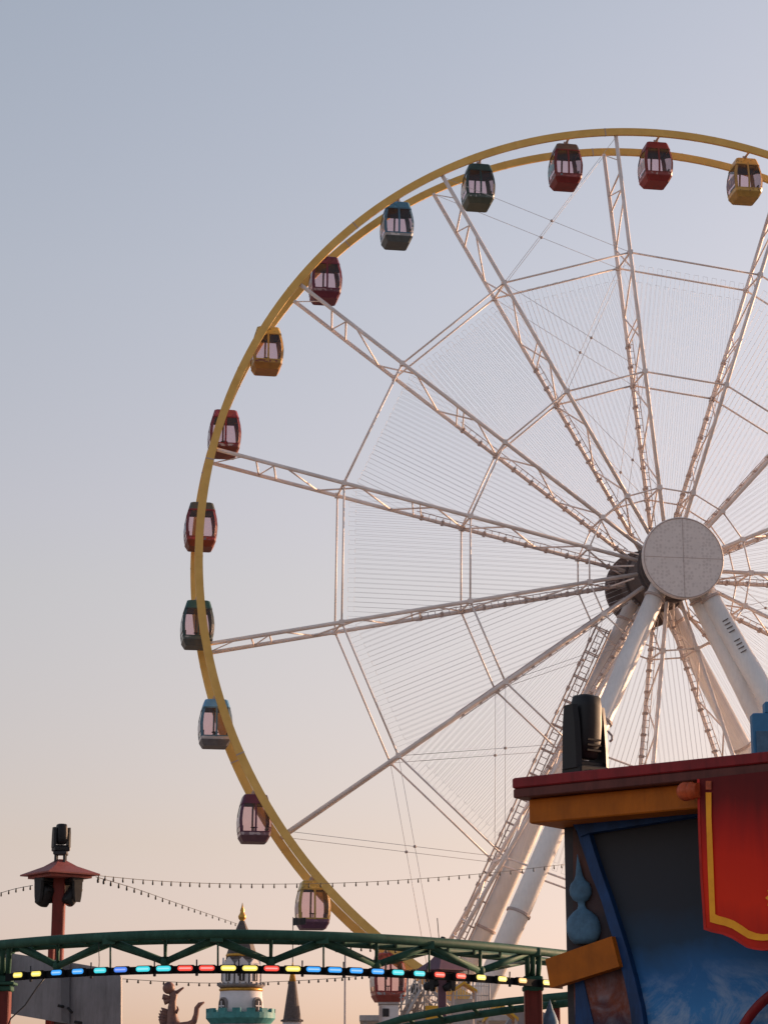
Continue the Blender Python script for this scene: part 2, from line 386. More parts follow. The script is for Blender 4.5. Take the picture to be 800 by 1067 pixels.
# support legs
def leg_pts(top_off, bot_off, p_lo, side_top):
    """top point under the hub at offset top_off; the foot on the ground at offset bot_off, steered through the picture point p_lo"""
    T = HUB+NV*top_off+HV*side_top-ZV*.6
    lo, hi = -60., 60.
    px, py = p_lo
    best = None
    for i in range(2400):
        s = -40+i*80/2400
        B = Vector((HUB.x, HUB.y, 0))+NV*bot_off+HV*s
        # distance of picture line T-B from p
        x1, y1 = proj(T); x2, y2 = proj(B)
        d = abs((x2-x1)*(y1-py)-(x1-px)*(y2-y1))/math.hypot(x2-x1, y2-y1)
        if best is None or d < best[0]: best = (d, B)
    return T, best[1]
LEGS = []
for (to, bo, pl, st, rt, rb) in ((3.1, 6.0, (541, 950), -.75, .56, .68), (-3.1, -8.0, (510, 958), -.75, .56, .66),
                         (-3.1, -8.0, (773, 778), .75, .56, .66), (3.1, 2.5, (787, 742), .55, .60, .66), (3.3, 8.5, (800, 728), 1.0, .60, .70)):
    T, B = leg_pts(to, bo, pl, st)
    LEGS.append((T, B))
    mb = MB(); mb.tube(T, B, rt, 28, rb)
    lg = mb.build('support_leg', 'leg', wheel)
    d = (B-T); L_ = d.length; d.normalize(); u = d.orthogonal().normalized(); v = d.cross(u)
    for f_ in (.05, .28, .62, .80):
        c = T+d*L_*f_; r_ = rt+(rb-rt)*f_+.055
        mb = MB(); mb.lathe(c, [(r_-.07, -.09), (r_+.035, -.07), (r_+.035, .07), (r_-.07, .09)], 28, u, v, d, smooth=False)
        mb.build('flange', 'whitedk', lg)
    mb = MB(); mb.box((B.x, B.y, .3), (2.4, 2.4, .6), HV, NV, ZV, bev=.08); mb.build('footing', 'whitedk', lg)
# vent slots on the outer right leg
T, B = LEGS[4]; d = (B-T).normalized(); side = -(Vector(((T+B)/2))-CAM).normalized()
u = d.cross(side).normalized(); nrm = u.cross(d).normalized()
if nrm.dot(side) < 0: nrm = -nrm
mb = MB()
for j in range(4):
    for s_ in (3.6, 5.0): mb.box(T+d*(s_+j*.26)+nrm*.60-u*.16, (.05, .08, .40), d, nrm, u)
mb.build('vent_slot', 'drum', wheel)
# caged service ladder that climbs beside the rear left leg
T, B = LEGS[1]; d = (B-T).normalized(); view = ((T+B)/2-CAM).normalized(); u = d.cross(view).normalized()
if u.x > 0: u = -u
wv = u.cross(d).normalized()
L_ = (B-T).length
mb = MB()
for a_, b_2 in ((.62, .5), (.62, 1.2), (1.55, .5), (1.55, 1.2)):
    mb.tube(T+d*3+u*a_+wv*b_2, B-d*.5+u*a_+wv*b_2, .055, 6)
for a_ in (.85, 1.32): mb.tube(T+d*3+u*a_+wv*.5, B-d*.5+u*a_+wv*.5, .045, 5)
s_ = 3.2; i = 0
while s_ < L_-1:
    mb.tube(T+d*s_+u*.85+wv*.5, T+d*s_+u*1.32+wv*.5, .03, 5)
    if i % 4 == 0:
        for b_2 in (.5, 1.2): mb.tube(T+d*s_+u*.62+wv*b_2, T+d*s_+u*1.55+wv*b_2, .045, 5)
        mb.tube(T+d*s_+u*.62, T+d*s_+u*.62+wv*1.2, .04, 5); mb.tube(T+d*s_+u*1.55+wv*.5, T+d*s_+u*1.55+wv*1.2, .04, 5)
        mb.tube(T+d*s_+u*.62, T+d*s_+u*.3, .05, 5)
    if i % 4 == 2: mb.box(T+d*s_+u*1.55+wv*.5, (.26, .22, .22), d, u, wv)
    s_ += .42; i += 1
mb.build('service_ladder', 'whitedk', wheel)

# ------------------------------------------------------------------ cabins
PROF = [(-.16, .66, .68), (-.30, .71, .74), (-.72, .82, .86), (-1.20, .915, .95), (-1.70, .96, 1.01), (-2.25, .925, .975), (-2.64, .85, .90)]
def ring(z, hx, hy, c=.10):
    return [HV*a+NV*b_+ZV*z for a, b_ in ((hx-c, -hy), (hx, -hy+c), (hx, hy-c), (hx-c, hy), (-hx+c, hy), (-hx, hy-c), (-hx, -hy+c), (-hx+c, -hy))]
def psec(z):
    for (z0, a0, b0), (z1, a1, b1) in zip(PROF, PROF[1:]):
        if z <= z0 and z >= z1:
            t = (z0-z)/(z0-z1); return a0+(a1-a0)*t, b0+(b1-b0)*t
    return PROF[-1][1:]
def make_cabin(P, mbody, mroof, mpost, mside, munder, label):
    t = thing('gondola_cabin', tuple(P), label, 'cabin', 'cabins hanging around the wheel')
    P = Vector(P)
    def bl(mb, name, m_, par=t, label=None):
        mb.v = [v+P for v in mb.v]; return mb.build(name, m_, par, label)
    # hanger: cross shaft between the rims, two plates down to the roof
    mb = MB(); mb.tube(NV*-(WO-.14), NV*(WO-.14), .075, 10)
    for s_ in (-.32, .32): mb.box(NV*s_+ZV*-.05, (.30, .06, .30), HV, NV, ZV)
    mb.box(ZV*-.13, (.5, 1.0, .07), HV, NV, ZV); bl(mb, 'hanger', 'whitedk')
    # roof: the painted cap above the windows
    mb = MB(); zs = [-.155, -.20, -.34, -.52, -.66]
    mb.loft([ring(-.155, .60, .62)]+[ring(z, *psec(z)) for z in zs[1:]]); rf = bl(mb, 'roof', mroof)
    mb = MB(); mb.box(ZV*-.685, (1.4, 1.5, .04), HV, NV, ZV); bl(mb, 'ceiling', 'ceil')
    # lower tub with bevelled floor
    mb = MB(); a, b_ = psec(-2.40); a2, b2 = psec(-2.58)
    mb.loft([ring(-2.40, a, b_), ring(-2.58, a2, b2), ring(-2.58, a2-.05, b2-.05), ring(-2.40, a-.05, b_-.05)], closed=True)
    bl(mb, 'body', mbody)
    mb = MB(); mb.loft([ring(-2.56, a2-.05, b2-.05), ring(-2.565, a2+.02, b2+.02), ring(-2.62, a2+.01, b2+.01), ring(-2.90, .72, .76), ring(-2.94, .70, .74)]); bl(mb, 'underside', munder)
    # posts and mullions follow the bulge
    mb = MB(); zz = [-.62, -.9, -1.2, -1.45, -1.66, -1.9, -2.2, -2.42]
    for sx in (-1, 1):
        for sy in (-1, 1):
            rr = []
            for z in zz:
                hx, hy = psec(z); c = HV*sx*hx+NV*sy*hy+ZV*z; k = .15
                rr.append([c-HV*sx*k, c-HV*sx*(k-.02)-NV*sy*.05-HV*sx*0+HV*sx*0, c-HV*sx*.07-NV*sy*.07, c-NV*sy*k-HV*sx*.05, c-NV*sy*k, c-HV*sx*.0-NV*sy*.16, c-HV*sx*.16])
            mb.loft(rr)
    for sy in (-1, 1):
        rr = []
        for z in zz:
            hx, hy = psec(z); c = NV*sy*(hy+.012)+ZV*z
            rr.append([c-HV*.055, c+HV*.055, c+HV*.055-NV*sy*.07, c-HV*.055-NV*sy*.07])
        mb.loft(rr)
    for z1, z2 in ((-.63, -.72), (-2.34, -2.405)):
        a1, b1_ = psec(z1); a3, b3 = psec(z2)
        mb.loft([ring(z1, a1+.006, b1_+.006), ring(z2, a3+.006, b3+.006), ring(z2, a3-.05, b3-.05), ring(z1, a1-.05, b1_-.05)], closed=True)
    bl(mb, 'frame', mpost)
    # panes
    def pane(fx, name='window'):
        mb = MB()
        q = [fx(z) for z in zz]
        vs = [p for a in q for p in a]; fs = [(2*i, 2*i+1, 2*i+3, 2*i+2) for i in range(len(zz)-1)]
        mb.add(vs, fs, True); return mb
    for sy in (-1, 1):
        for sx in (-1, 1):
            def fx(z, sx=sx, sy=sy):
                hx, hy = psec(z); return (HV*sx*.05+NV*sy*(hy-.02)+ZV*z, HV*sx*(hx-.12)+NV*sy*(hy-.02)+ZV*z)
            bl(pane(fx), 'window', 'glass')
    for sx in (-1, 1):
        def fx(z, sx=sx):
            hx, hy = psec(z); return (HV*sx*(hx-.02)-NV*(hy-.12)+ZV*z, HV*sx*(hx-.02)+NV*(hy-.12)+ZV*z)
        bl(pane(fx), 'window', 'glass')
        # wrap of artwork over the lower half of the end pane
        mb = MB(); z2 = [-1.42, -1.66, -1.9, -2.07]; rr = []
        for z in z2:
            hx, hy = psec(z); rr.append([HV*sx*(hx+.004)-NV*(hy-.15)+ZV*z, HV*sx*(hx+.004)+NV*(hy-.15)+ZV*z, HV*sx*(hx-.014)+NV*(hy-.15)+ZV*z, HV*sx*(hx-.014)-NV*(hy-.15)+ZV*z])
        mb.loft(rr); bl(mb, 'end_panel', mside)
    for s_ in (-1, 1):
        mb = MB(); mb.tube(HV*s_*.55+ZV*-2.57, HV*s_*.55+ZV*-2.34, .05, 6); mb.box(HV*s_*.58+ZV*-2.36, (.36, 1.3, .10), HV, NV, ZV, bev=.03); mb.box(HV*s_*.74+ZV*-2.16, (.08, 1.3, .36), HV, NV, ZV, bev=.03)
        bl(mb, 'seat', 'seat')
    mb = MB(); mb.tube(HV*0+ZV*-2.57, ZV*-2.05, .03, 6); mb.lathe(ZV*-2.05, [(.2, 0), (.22, .02), (.2, .04)], 16, HV, NV, ZV); bl(mb, 'grab_table', 'dark')
    return t
CAB = {
 # index in half bays from spoke 0 : (body, roof, post, side colours), label
 -3: ((.55, .33, .05), (.60, .36, .05), (.46, .28, .07), (.14, .03, .05), 'yellow cabin with swirl artwork, rightmost on the top arc'),
 -1: ((.26, .03, .035), (.22, .022, .028), (.20, .03, .03), (.45, .35, .35), 'bright red cabin just right of the topmost spoke'),
 1: ((.20, .025, .03), (.13, .10, .09), (.19, .025, .03), (.10, .30, .36), 'crimson cabin with a turquoise corner, just left of the topmost spoke'),
 3: ((.05, .09, .09), (.03, .085, .09), (.03, .065, .07), (.50, .50, .52), 'dark green grey cabin next to the blue one on the upper left arc'),
 5: ((.34, .34, .36), (.05, .24, .42), (.06, .18, .30), (.34, .35, .40), 'blue roofed cabin with grey tub on the upper left arc'),
 7: ((.11, .025, .055), (.13, .018, .06), (.14, .02, .06), (.32, .22, .25), 'maroon cabin hanging behind the upper end of a white spoke'),
 9: ((.42, .24, .04), (.58, .36, .04), (.50, .30, .05), (.20, .05, .04), 'yellow cabin with amber tub on the left arc, above the red patterned one'),
 11: ((.20, .03, .04), (.28, .03, .05), (.22, .02, .035), (.45, .40, .42), 'red cabin with speckled roof where the upper left spoke meets the rim'),
 13: ((.30, .03, .04), (.09, .10, .09), (.20, .025, .04), (.08, .18, .32), 'red cabin with grey green roof and a blue corner at mid height of the rim'),
 15: ((.07, .11, .11), (.025, .11, .11), (.035, .075, .08), (.40, .42, .43), 'dark teal cabin at the leftmost point of the wheel'),
 17: ((.42, .40, .42), (.08, .30, .56), (.07, .17, .25), (.45, .42, .45), 'sky blue roofed cabin with pale tub on the lower left arc'),
 19: ((.20, .12, .16), (.10, .025, .07), (.10, .025, .07), (.45, .38, .42), 'plum purple cabin below the sky blue one'),
 21: ((.14, .06, .12), (.42, .30, .05), (.40, .27, .05), (.12, .03, .10), 'yellow framed cabin with purple swirls, just above the green track'),
 23: ((.28, .06, .05), (.26, .035, .04), (.24, .03, .035), (.30, .34, .38), 'red cabin seen through the green track, lowest of the row'),
}
for i, (kk, (cb, cr_, cp, cs, lab)) in enumerate(sorted(CAB.items())):
    th = PH+kk*ST/4
    P = W(th, RW, 0)
    nm = 'cabin_%s' % lab.split(' ')[0]
    gy = lambda c: tuple(v*.88+(.3*c[0]+.5*c[1]+.2*c[2]+.08)*.12 for v in c)
    cb, cr_, cp, cs = map(gy, (cb, cr_, cp, cs))
    mb_ = art(nm+'_body', cb, cs, tuple(min(.7, v*1.6+.03) for v in cb), 1.3, i)
    mr_ = art(nm+'_roof', cr_, tuple(v*.55 for v in cr_), tuple(min(.7, v*1.3+.03) for v in cr_), 2.2, i+20) if kk in (-3, 11, 5, 7, 21, 23, 9) else mat(nm+'_roof', cr_, .38, var=.15, scale=2)
    mp_ = mat(nm+'_post', cp, .4, var=.15, scale=2)
    ms_ = art(nm+'_side', cs, cb, (.52, .44, .46), 1.1, i+40)
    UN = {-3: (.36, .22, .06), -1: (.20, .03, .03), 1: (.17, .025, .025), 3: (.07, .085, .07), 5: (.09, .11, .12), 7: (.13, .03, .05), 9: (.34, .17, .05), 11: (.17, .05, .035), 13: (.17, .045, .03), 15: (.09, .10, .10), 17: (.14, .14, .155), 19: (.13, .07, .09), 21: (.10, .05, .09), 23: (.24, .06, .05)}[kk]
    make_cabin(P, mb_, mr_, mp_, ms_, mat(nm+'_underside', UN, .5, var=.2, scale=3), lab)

# ------------------------------------------------------------------ moving head stage lights
def moving_head(name, P, s, label, cat, group=None, rot=0, tilt=0, invert=False, wide=1.0):
    """P: foot; s: overall height"""
    t = thing(name, tuple(P), label, cat, group); Pv = Vector(P)
    Rm = Matrix.Rotation(rot, 3, 'Z'); X, Y = (Rm @ Vector((1, 0, 0)))*wide, (Rm @ Vector((0, 1, 0)))*wide; Z = Vector((0, 0, -1 if invert else 1))
    def bl(mb, nm, m_, par=t): return mb.build(nm, m_, par)
    mb = MB(); mb.box(Pv+Z*s*.09, (s*.44, s*.34, s*.16), X, Y, Z, bev=s*.02); bs = bl(mb, 'base', 'black')
    mb = MB(); mb.box(Pv+Z*s*.085-Y*s*.172, (s*.16, s*.01, s*.07), X, Y, Z); bl(mb, 'display', 'blackg', bs)
    mb = MB(); mb.box(Pv+Z*s*.20, (s*.42, s*.20, s*.06), X, Y, Z, bev=s*.015)
    for a in (-1, 1): 
        rr = [[Pv+X*a*(s*.21+dx)+Y*dy+Z*z*s for dx, dy in ((-s*.03, -s*hw), (s*.03, -s*hw*.8), (s*.03, s*hw*.8), (-s*.03, s*hw))] for z, hw in ((.14, .15), (.35, .145), (.66, .125), (.86, .09))]
        mb.loft(rr)
    bl(mb, 'yoke', 'black')
    Tm = Matrix.Rotation(tilt, 3, X); hz = Tm @ Z; hy = Tm @ Y; hc = Pv+Z*s*.56
    mb = MB(); rr = []
    for q, hw, hd in ((-.30, .10, .10), (-.28, .135, .14), (-.1, .155, .17), (.1, .155, .175), (.30, .145, .165), (.40, .13, .15), (.42, .11, .13)):
        rr.append([hc+hz*q*s+X*math.copysign(abs(math.cos(2*PI*k/20))**.6, math.cos(2*PI*k/20))*hw*s+hy*math.copysign(abs(math.sin(2*PI*k/20))**.6, math.sin(2*PI*k/20))*hd*s for k in range(20)])
    mb.loft(rr, smooth=True)
    for q in (-.2, -.14, -.08): mb.box(hc+hz*q*s-hy*s*.165, (s*.2, s*.02, s*.02), X, hy, hz)
    hd_ = bl(mb, 'head', 'black')
    mb = MB(); mb.lathe(hc+hz*s*.42, [(.085*s, -.01*s), (.095*s, .0), (.085*s, .012*s), (.01*s, .022*s)], 18, X, hy, hz); bl(mb, 'lens', 'blackg', hd_)
    return t

# ------------------------------------------------------------------ facade of the show kiosk at right
A0 = at(533, 811, 22.0)
# right end at the same height
d = ray(800, 783); A1 = CAM+d*((A0.z-CAM.z)/d.z)
U = (A1-A0); U.z = 0; U.normalize(); NF = Vector((U.y, -U.x, 0))
if NF.dot(CAM-A0) < 0: NF = -NF
def fp(x, y, off=0.0):
    o = A0+NF*off; d = ray(x, y); return CAM+d*((o-CAM).dot(NF)/d.dot(NF))
FB = Vector((fp(600, 900, -.9).x, fp(600, 900, -.9).y, 0))
kiosk = thing('kiosk', tuple(FB), 'dark painted show kiosk with red and amber cornice at the right edge', 'kiosk')
END = A0+U*6.5
def fbox(p0, length, z0, z1, off0, off1):
    c = (p0+U*length/2); c = c+NF*(off0+off1)/2; c.z = (z0+z1)/2
    return c, (length, abs(off1-off0), z1-z0)
zt, zb1, zb2 = A0.z, fp(533, 822).z, fp(533, 832).z
mb = MB(); c, dd = fbox(A0, 6.5, zb1+.0, zt, 0, -3.2); mb.box(c, dd, U, NF, ZV, bev=.012); mb.build('cornice', 'fascia', kiosk)
mb = MB(); c, dd = fbox(A0+U*.004, 6.5, zb2, zb1-.002, -.012, -3.2); mb.box(c, dd, U, NF, ZV, bev=.01); mb.build('cornice', 'fascialo', kiosk, label='dull maroon lower band of the cornice')
q = fp(550.5, 835, -.14); zl0, zl1 = fp(550.5, 858.5, -.14).z, zb2-.003
mb = MB(); p0 = Vector((q.x, q.y, 0))+NF*.14; c, dd = fbox(p0, 6.2, zl0, zl1, -.14, -3.0); mb.box(c, dd, U, NF, ZV, bev=.012); mb.build('ledge', 'amber', kiosk)
# wall body
q = fp(588, 880, -.62); zw = zl0-.003; p0 = Vector((q.x, q.y, 0))+NF*.62
mb = MB(); c, dd = fbox(p0, 5.6, .0, zw, -.62, -2.9); mb.box(c, dd, U, NF, ZV); mb.build('wall', 'wallgrey', kiosk)
# painted side strip and mural, curved blue frame, all separate boards mounted on the wall
def board(pts, o0, th): 
    mb = MB(); mb.prism([fp(x, y, o0) for x, y in pts], NF*-th); return mb
outer = [(598, 858), (604, 877), (616, 913), (626, 938), (633, 962), (642, 990), (650, 1020), (656, 1050), (660, 1085), (664, 1130)]
inner = [(613, 868), (619, 888), (627, 912), (636, 937), (644, 962), (653, 990), (661, 1020), (668, 1050), (673, 1085), (677, 1130)]
top_y = lambda x: 868-(x-613)*.16
wb = [(x, y) for x, y in outer]
M['stripmural'] = mural('side_mural', fp(600, 1120, -.5).z, fp(600, 860, -.5).z, [(.0, (.03, .05, .14)), (.20, (.045, .03, .05)), (.30, (.18, .045, .022)), (.42, (.05, .03, .035)), (.62, (.04, .035, .042)), (.85, (.11, .05, .04)), (1, (.04, .03, .03))], 2.0, smoke=.25)
b1 = board([(597, 858)]+outer[1:]+[(600, 1130), (597, 1000)], -.56, .05).build('side_mural', M['stripmural'], kiosk)
board([(599, 1020), (607, 1020), (614, 1050), (622, 1085), (630, 1130), (600, 1130)], -.545, .03).build('frame', 'bluetrim', kiosk)
M['mural'] = mural('main_mural', fp(740, 1120, -.5).z, fp(740, 870, -.5).z, [(.0, (.07, .17, .32)), (.28, (.045, .19, .44)), (.42, (.03, .13, .33)), (.56, (.026, .055, .10)), (.72, (.032, .038, .050)), (1, (.036, .036, .041))], .9)
board(inner+[(860, 1130), (860, 822)], -.58, .05).build('mural', M['mural'], kiosk)
board(outer+list(reversed(inner)), -.50, .10).build('frame', 'bluetrim', kiosk)
board([(596, 858.5), (604, 872), (613.3, 868.3), (860, 829), (860, 815)], -.47, .12).build('frame', M['bluetrim'], kiosk)
# crooked amber shelf
sh = [(568, 1000), (637, 976), (645, 1007.5), (573, 1030)]
mb = MB(); P4 = [fp(x, y, -.43) for x, y in sh]; mb.prism(P4, NF*-.12); mb.build('shelf', 'amber', kiosk)
mb = MB()
# finial standing on the shelf
c = fp(609, 984, -.53)+ZV*.02; k = (fp(609, 984, -.33)-fp(619, 984, -.33)).length/10
prof = [(13, -2), (19, 3), (22, 9), (22, 15), (19, 22), (12, 27), (6, 30), (4.5, 33), (5, 36), (10, 38), (14, 43), (14.5, 48), (12, 53), (7.5, 56), (5, 60), (3, 68), (1.2, 76), (.2, 80)]
# leans to the left as it rises
rr = []
for r_, z in prof:
    cc = c+ZV*z*k*.98-U*(z*.07*k)
    rr.append([cc+U*math.cos(2*PI*i/24)*r_*k*.78+NF*math.sin(2*PI*i/24)*r_*k*.42 for i in range(24)])
mb.loft(rr, smooth=True); mb.build('finial', 'finial', kiosk)
# banner: board with rippled hem, gold trim, copper ball at the end of its rail
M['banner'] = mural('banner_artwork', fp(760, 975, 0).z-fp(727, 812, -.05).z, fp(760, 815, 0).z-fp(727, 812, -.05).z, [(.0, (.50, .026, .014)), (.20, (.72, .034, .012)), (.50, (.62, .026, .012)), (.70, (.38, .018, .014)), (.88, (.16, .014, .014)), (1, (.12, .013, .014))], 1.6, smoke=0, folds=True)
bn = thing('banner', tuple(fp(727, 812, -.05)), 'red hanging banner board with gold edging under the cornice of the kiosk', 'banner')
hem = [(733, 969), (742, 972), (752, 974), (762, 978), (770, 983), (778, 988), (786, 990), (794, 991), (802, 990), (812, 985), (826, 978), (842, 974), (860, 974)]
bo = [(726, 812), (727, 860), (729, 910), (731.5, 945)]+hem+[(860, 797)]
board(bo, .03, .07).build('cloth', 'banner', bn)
edge = [(726, 812), (727, 860), (729, 910), (731.5, 945)]+hem
ein = [(x+7.5, y-(0 if i < 4 else 8)) for i, (x, y) in enumerate(edge)]; 
def strip(a, b_, o0, th, m_, nm, par):
    mb = MB(); pts = list(zip(a, b_)); rr = [[fp(*p, o0), fp(*q, o0), fp(*q, o0-th), fp(*p, o0-th)] for p, q in pts]; mb.loft(rr); return mb.build(nm, m_, par)
strip(edge, [(x+2.6, y-(0 if i < 4 else 2)) for i, (x, y) in enumerate(edge)], .036, .05, 'bannerr', 'border', bn)
tr_o = [(735, 826), (735.5, 850), (737, 900), (739.5, 961), (746, 963), (755, 965), (763, 968), (771, 973), (779, 978), (787, 980), (795, 980.5), (803, 980), (814, 975), (828, 968), (860, 965)]
tr_i = [(741, 826), (741, 850), (743, 900), (745, 953), (749, 955), (757, 957), (765, 960), (773, 965), (780, 970), (788, 973), (795, 974), (803, 973.5), (812, 969), (826, 961), (860, 958)]
strip(tr_o, tr_i, .046, .03, 'goldtrim', 'trim', bn)
strip([(735, 814), (735, 823)], [(741, 814), (741, 823)], .044, .03, 'copper', 'trim', bn)
mb = MB()
ec = (812, 936)
mb.prism([fp(ec[0]+math.cos(t)*r_, ec[1]+math.sin(t)*r_*1.0, .048) for t, r_ in [(2*PI*i/22, 15 if i % 2 else 11.5) for i in range(22)]], NF*-.03)
mb.build('emblem', 'goldtrim', bn)
mb = MB(); kk = k
mb.ball(fp(714.5, 825, .06), 8.3*kk*1.0, 18); 
mb.lathe(fp(719, 824.5, .06), [(7*kk, 0), (7.8*kk, .5*kk), (7.8*kk, 2.5*kk), (6.5*kk, 3.5*kk), (6.5*kk, 8*kk)], 16, NF, ZV, U); mb.build('rail_end', 'copper', bn)
# dark red ring at the lower right corner of the mural
mb = MB()
pc = (862, 1118); pts = []
for i in range(25):
    t = PI+.05+(1.35)*i/24; pts.append(fp(pc[0]+math.cos(t)*100, pc[1]+math.sin(t)*100, -.45))
mb.path(pts, 4.2*kk, 10); mb.build('ring', M['fascia'], kiosk)
# blue battlement model standing on the roof behind the cornice
tp = at(784, 792, 21.6); zr = zt
tw = thing('battlement', (tp.x+.12, tp.y+.5, zr), 'blue stepped toy battlement standing on the kiosk roof', 'battlement')
yy = tp.y+.5
def az(x, y): return at(x, y, yy)
s0 = az(783, 790)
mb = MB(); mb.box((az(816, 780).x, yy+.08, (zr+az(800, 743).z)/2), ((az(847, 780).x-az(785, 780).x), .16, az(800, 743).z-zr), bev=.012)
mb.build('wall', 'turret', tw)
mb = MB()
for xa, xb in ((797, 812), (824, 840)):
    mb.box(((az(xa, 740).x+az(xb, 740).x)/2, yy+.08, (az(800, 743).z+az(800, 731).z)/2), (az(xb, 740).x-az(xa, 740).x, .16, az(800, 731).z-az(800, 743).z), bev=.01)
mb.build('merlon', 'turret', tw)
mb = MB(); mb.box((az(815, 770).x+.03, yy-.01, (az(800, 762).z+zr)/2), ((az(847, 780).x-az(783, 780).x)-.03, .03, az(800, 762).z-zr), bev=.005); mb.build('panel', 'finial', tw)
# stage light on the roof
lp = at(610, 800, 22.3); s_big = (at(610, 725, 22.3)-at(610, 800, 22.3)).length
moving_head('stage_light', (lp.x, lp.y, zt), s_big*1.22, 'large black moving head stage light on the kiosk roof', 'stage light', rot=R(36), tilt=R(6), wide=1.0)
# small hook of a hose hanger behind it
hk = thing('rigging_hook', tuple(at(627, 790, 22.45)), 'small bent hook rising behind the large stage light', 'hook')
mb = MB(); hp = [(622, 797), (624, 785), (625, 772), (627, 762), (630, 763), (633.5, 767), (633.5, 771), (631, 773)]
mb.path([at(x+4, y, 22.62) for x, y in hp], .014, 6); mb.build('hook', 'rail', hk)

# ------------------------------------------------------------------ green elevated track
def ty(x):   # distance of the track, it swings nearest at x = 220
    return 40.0*193.0/(193.0-21.5*((x-225)/360)**2*(1.0 if x > 225 else 1.35))
ZT = at(220, 974, 40).z; ZB = at(220, 1006.5, 40).z
def tpnt(x, z, back=0):
    Y = ty(x)+back; X = (x-400)/F*Y*(1/ math.cos(PITCH))   # initial guess, then corrected for the height
    for _ in range(4):
        px, _y = proj(Vector((X, Y, z))); X += (x-px)/F*Y
    return Vector((X, Y, z))
track = thing('elevated_track', (tpnt(555, 0).x, tpnt(555, 0).y, 0), 'dark green tubular ride track on red posts with a row of coloured lamps', 'ride track')
xs = [-60+12*i for i in range(61)]
GAP = 1.1
def gp(x): return GAP+max(0, x-330)/260*1.8
for bk, nm in ((0, 0), (GAP, 1)):
    mb = MB(); mb.path([tpnt(x, ZT, gp(x) if bk else 0) for x in xs], .085, 14); mb.build('rail', 'green', track)
nodes_top = [-55, 22, 115, 225, 337, 447, 548, 650]; nodes_bot = [-25, 60, 172, 282, 392, 500, 600]
for a in (60, 172, 282, 392, 500):
    pass
zig = [(22, 60), (115, 60), (115, 172), (225, 172), (225, 282), (337, 282), (337, 392), (447, 392), (447, 500), (548, 500), (-12, 0)][:10]
for tx, bx in zig:
    mb = MB(); mb.tube(tpnt(tx, ZT-.06, .08), tpnt(bx, ZB+.10, .5), .062, 8)
    mb.tube(tpnt(tx, ZT-.06, gp(tx)-.08), tpnt(bx, ZB+.10, .56), .045, 8)
    mb.build('diagonal', 'green', track)
for x in (60, 172, 282, 392, 500):
    mb = MB(); mb.tube(tpnt(x, ZT, .1), tpnt(x, ZB+.1, .5), .028, 6); mb.tube(tpnt(x+1, ZT, gp(x)-.1), tpnt(x, ZB+.1, .5), .028, 6)
    mb.ball(tpnt(x, ZB+.11, .5), .10, 8); mb.build('upright', 'green', track)
for x in (115, 227, 337, 447):
    mb = MB(); mb.tube(tpnt(x, ZT, .0), tpnt(x, ZB, .0), .018, 6); mb.build('upright', 'green', track)
    mb = MB(); mb.tube(tpnt(x, ZT, 0), tpnt(x, ZT, gp(x)), .06, 8); mb.box(tpnt(x-1, ZT-.06, .05), (.22, .2, .14)); mb.build('sleeper', 'green', track)
mb = MB()
for x in range(8, 600, 27): mb.tube(tpnt(x, ZT, 0), tpnt(x, ZT, gp(x)), .035, 6)
mb.build('cross_tie', 'green', track)
# lamp bar
bar = []
mb = MB()
bx = list(range(6, 592, 10))
rr = []
for x in bx:
    p = tpnt(x, ZB-.07, -.02); rr.append([p+Vector((0, a, b_)) for a, b_ in ((-.05, -.065), (-.05, .065), (.05, .065), (.05, -.065))])
mb.loft(rr); bo_ = mb.build('lamp_bar', 'matte', track)
LC = {'y': (1.0, .80, .16), 'b': (.05, .36, .95), 'd': (.08, .22, .80), 'c': (.06, .66, .74), 'r': (.95, .085, .06), 'o': (1.0, .45, .12)}
for k_, c in LC.items():
    m = bpy.data.materials.new('lamp_'+{'y': 'yellow', 'b': 'blue', 'd': 'deep_blue', 'c': 'cyan', 'r': 'red', 'o': 'orange'}[k_]); m.use_nodes = True
    b = m.node_tree.nodes['Principled BSDF']; b.inputs['Base Color'].default_value = tuple(v*.15 for v in c)+(1,)
    b.inputs['Emission Color'].default_value = c+(1,); b.inputs['Emission Strength'].default_value = .44; b.inputs['Roughness'].default_value = .5; b.inputs['Specular IOR Level'].default_value = .1; M['L'+k_] = m
    m2 = m.copy(); m2.name = m.name+'_core'; b = m2.node_tree.nodes['Principled BSDF']; b.inputs['Emission Color'].default_value = tuple(v*.65+.35*max(c)*.8 for v in c)+(1,); b.inputs['Emission Strength'].default_value = .54; M['K'+k_] = m2
seq = [(22, 'y'), (41, 'y'), (62, 'b'), (84, 'b'), (107, 'c'), (128, 'd'), (151, 'c'), (172, 'c'), (194, 'r'), (216, 'r'), (238, 'y'), (260, 'y'), (282, 'r'), (304, 'y'), (325, 'b'), (347, 'b'), (369, 'b'), (391, 'b'), (412, 'c'), (434, 'c'), (455, 'r'), (477, 'r'), (498, 'y'), (520, 'y'), (541, 'o'), (566, 'y')]
def pill(c, X, Yd, Z, L_, H_, n_=8):
    pts = []
    for i in range(n_+1):
        t = -PI/2+PI*i/n_; pts.append(c+X*(L_/2-H_/2+math.cos(t)*H_/2)+Z*math.sin(t)*H_/2)
    for i in range(n_+1):
        t = PI/2+PI*i/n_; pts.append(c+X*(-L_/2+H_/2+math.cos(t)*H_/2)+Z*math.sin(t)*H_/2)
    return pts
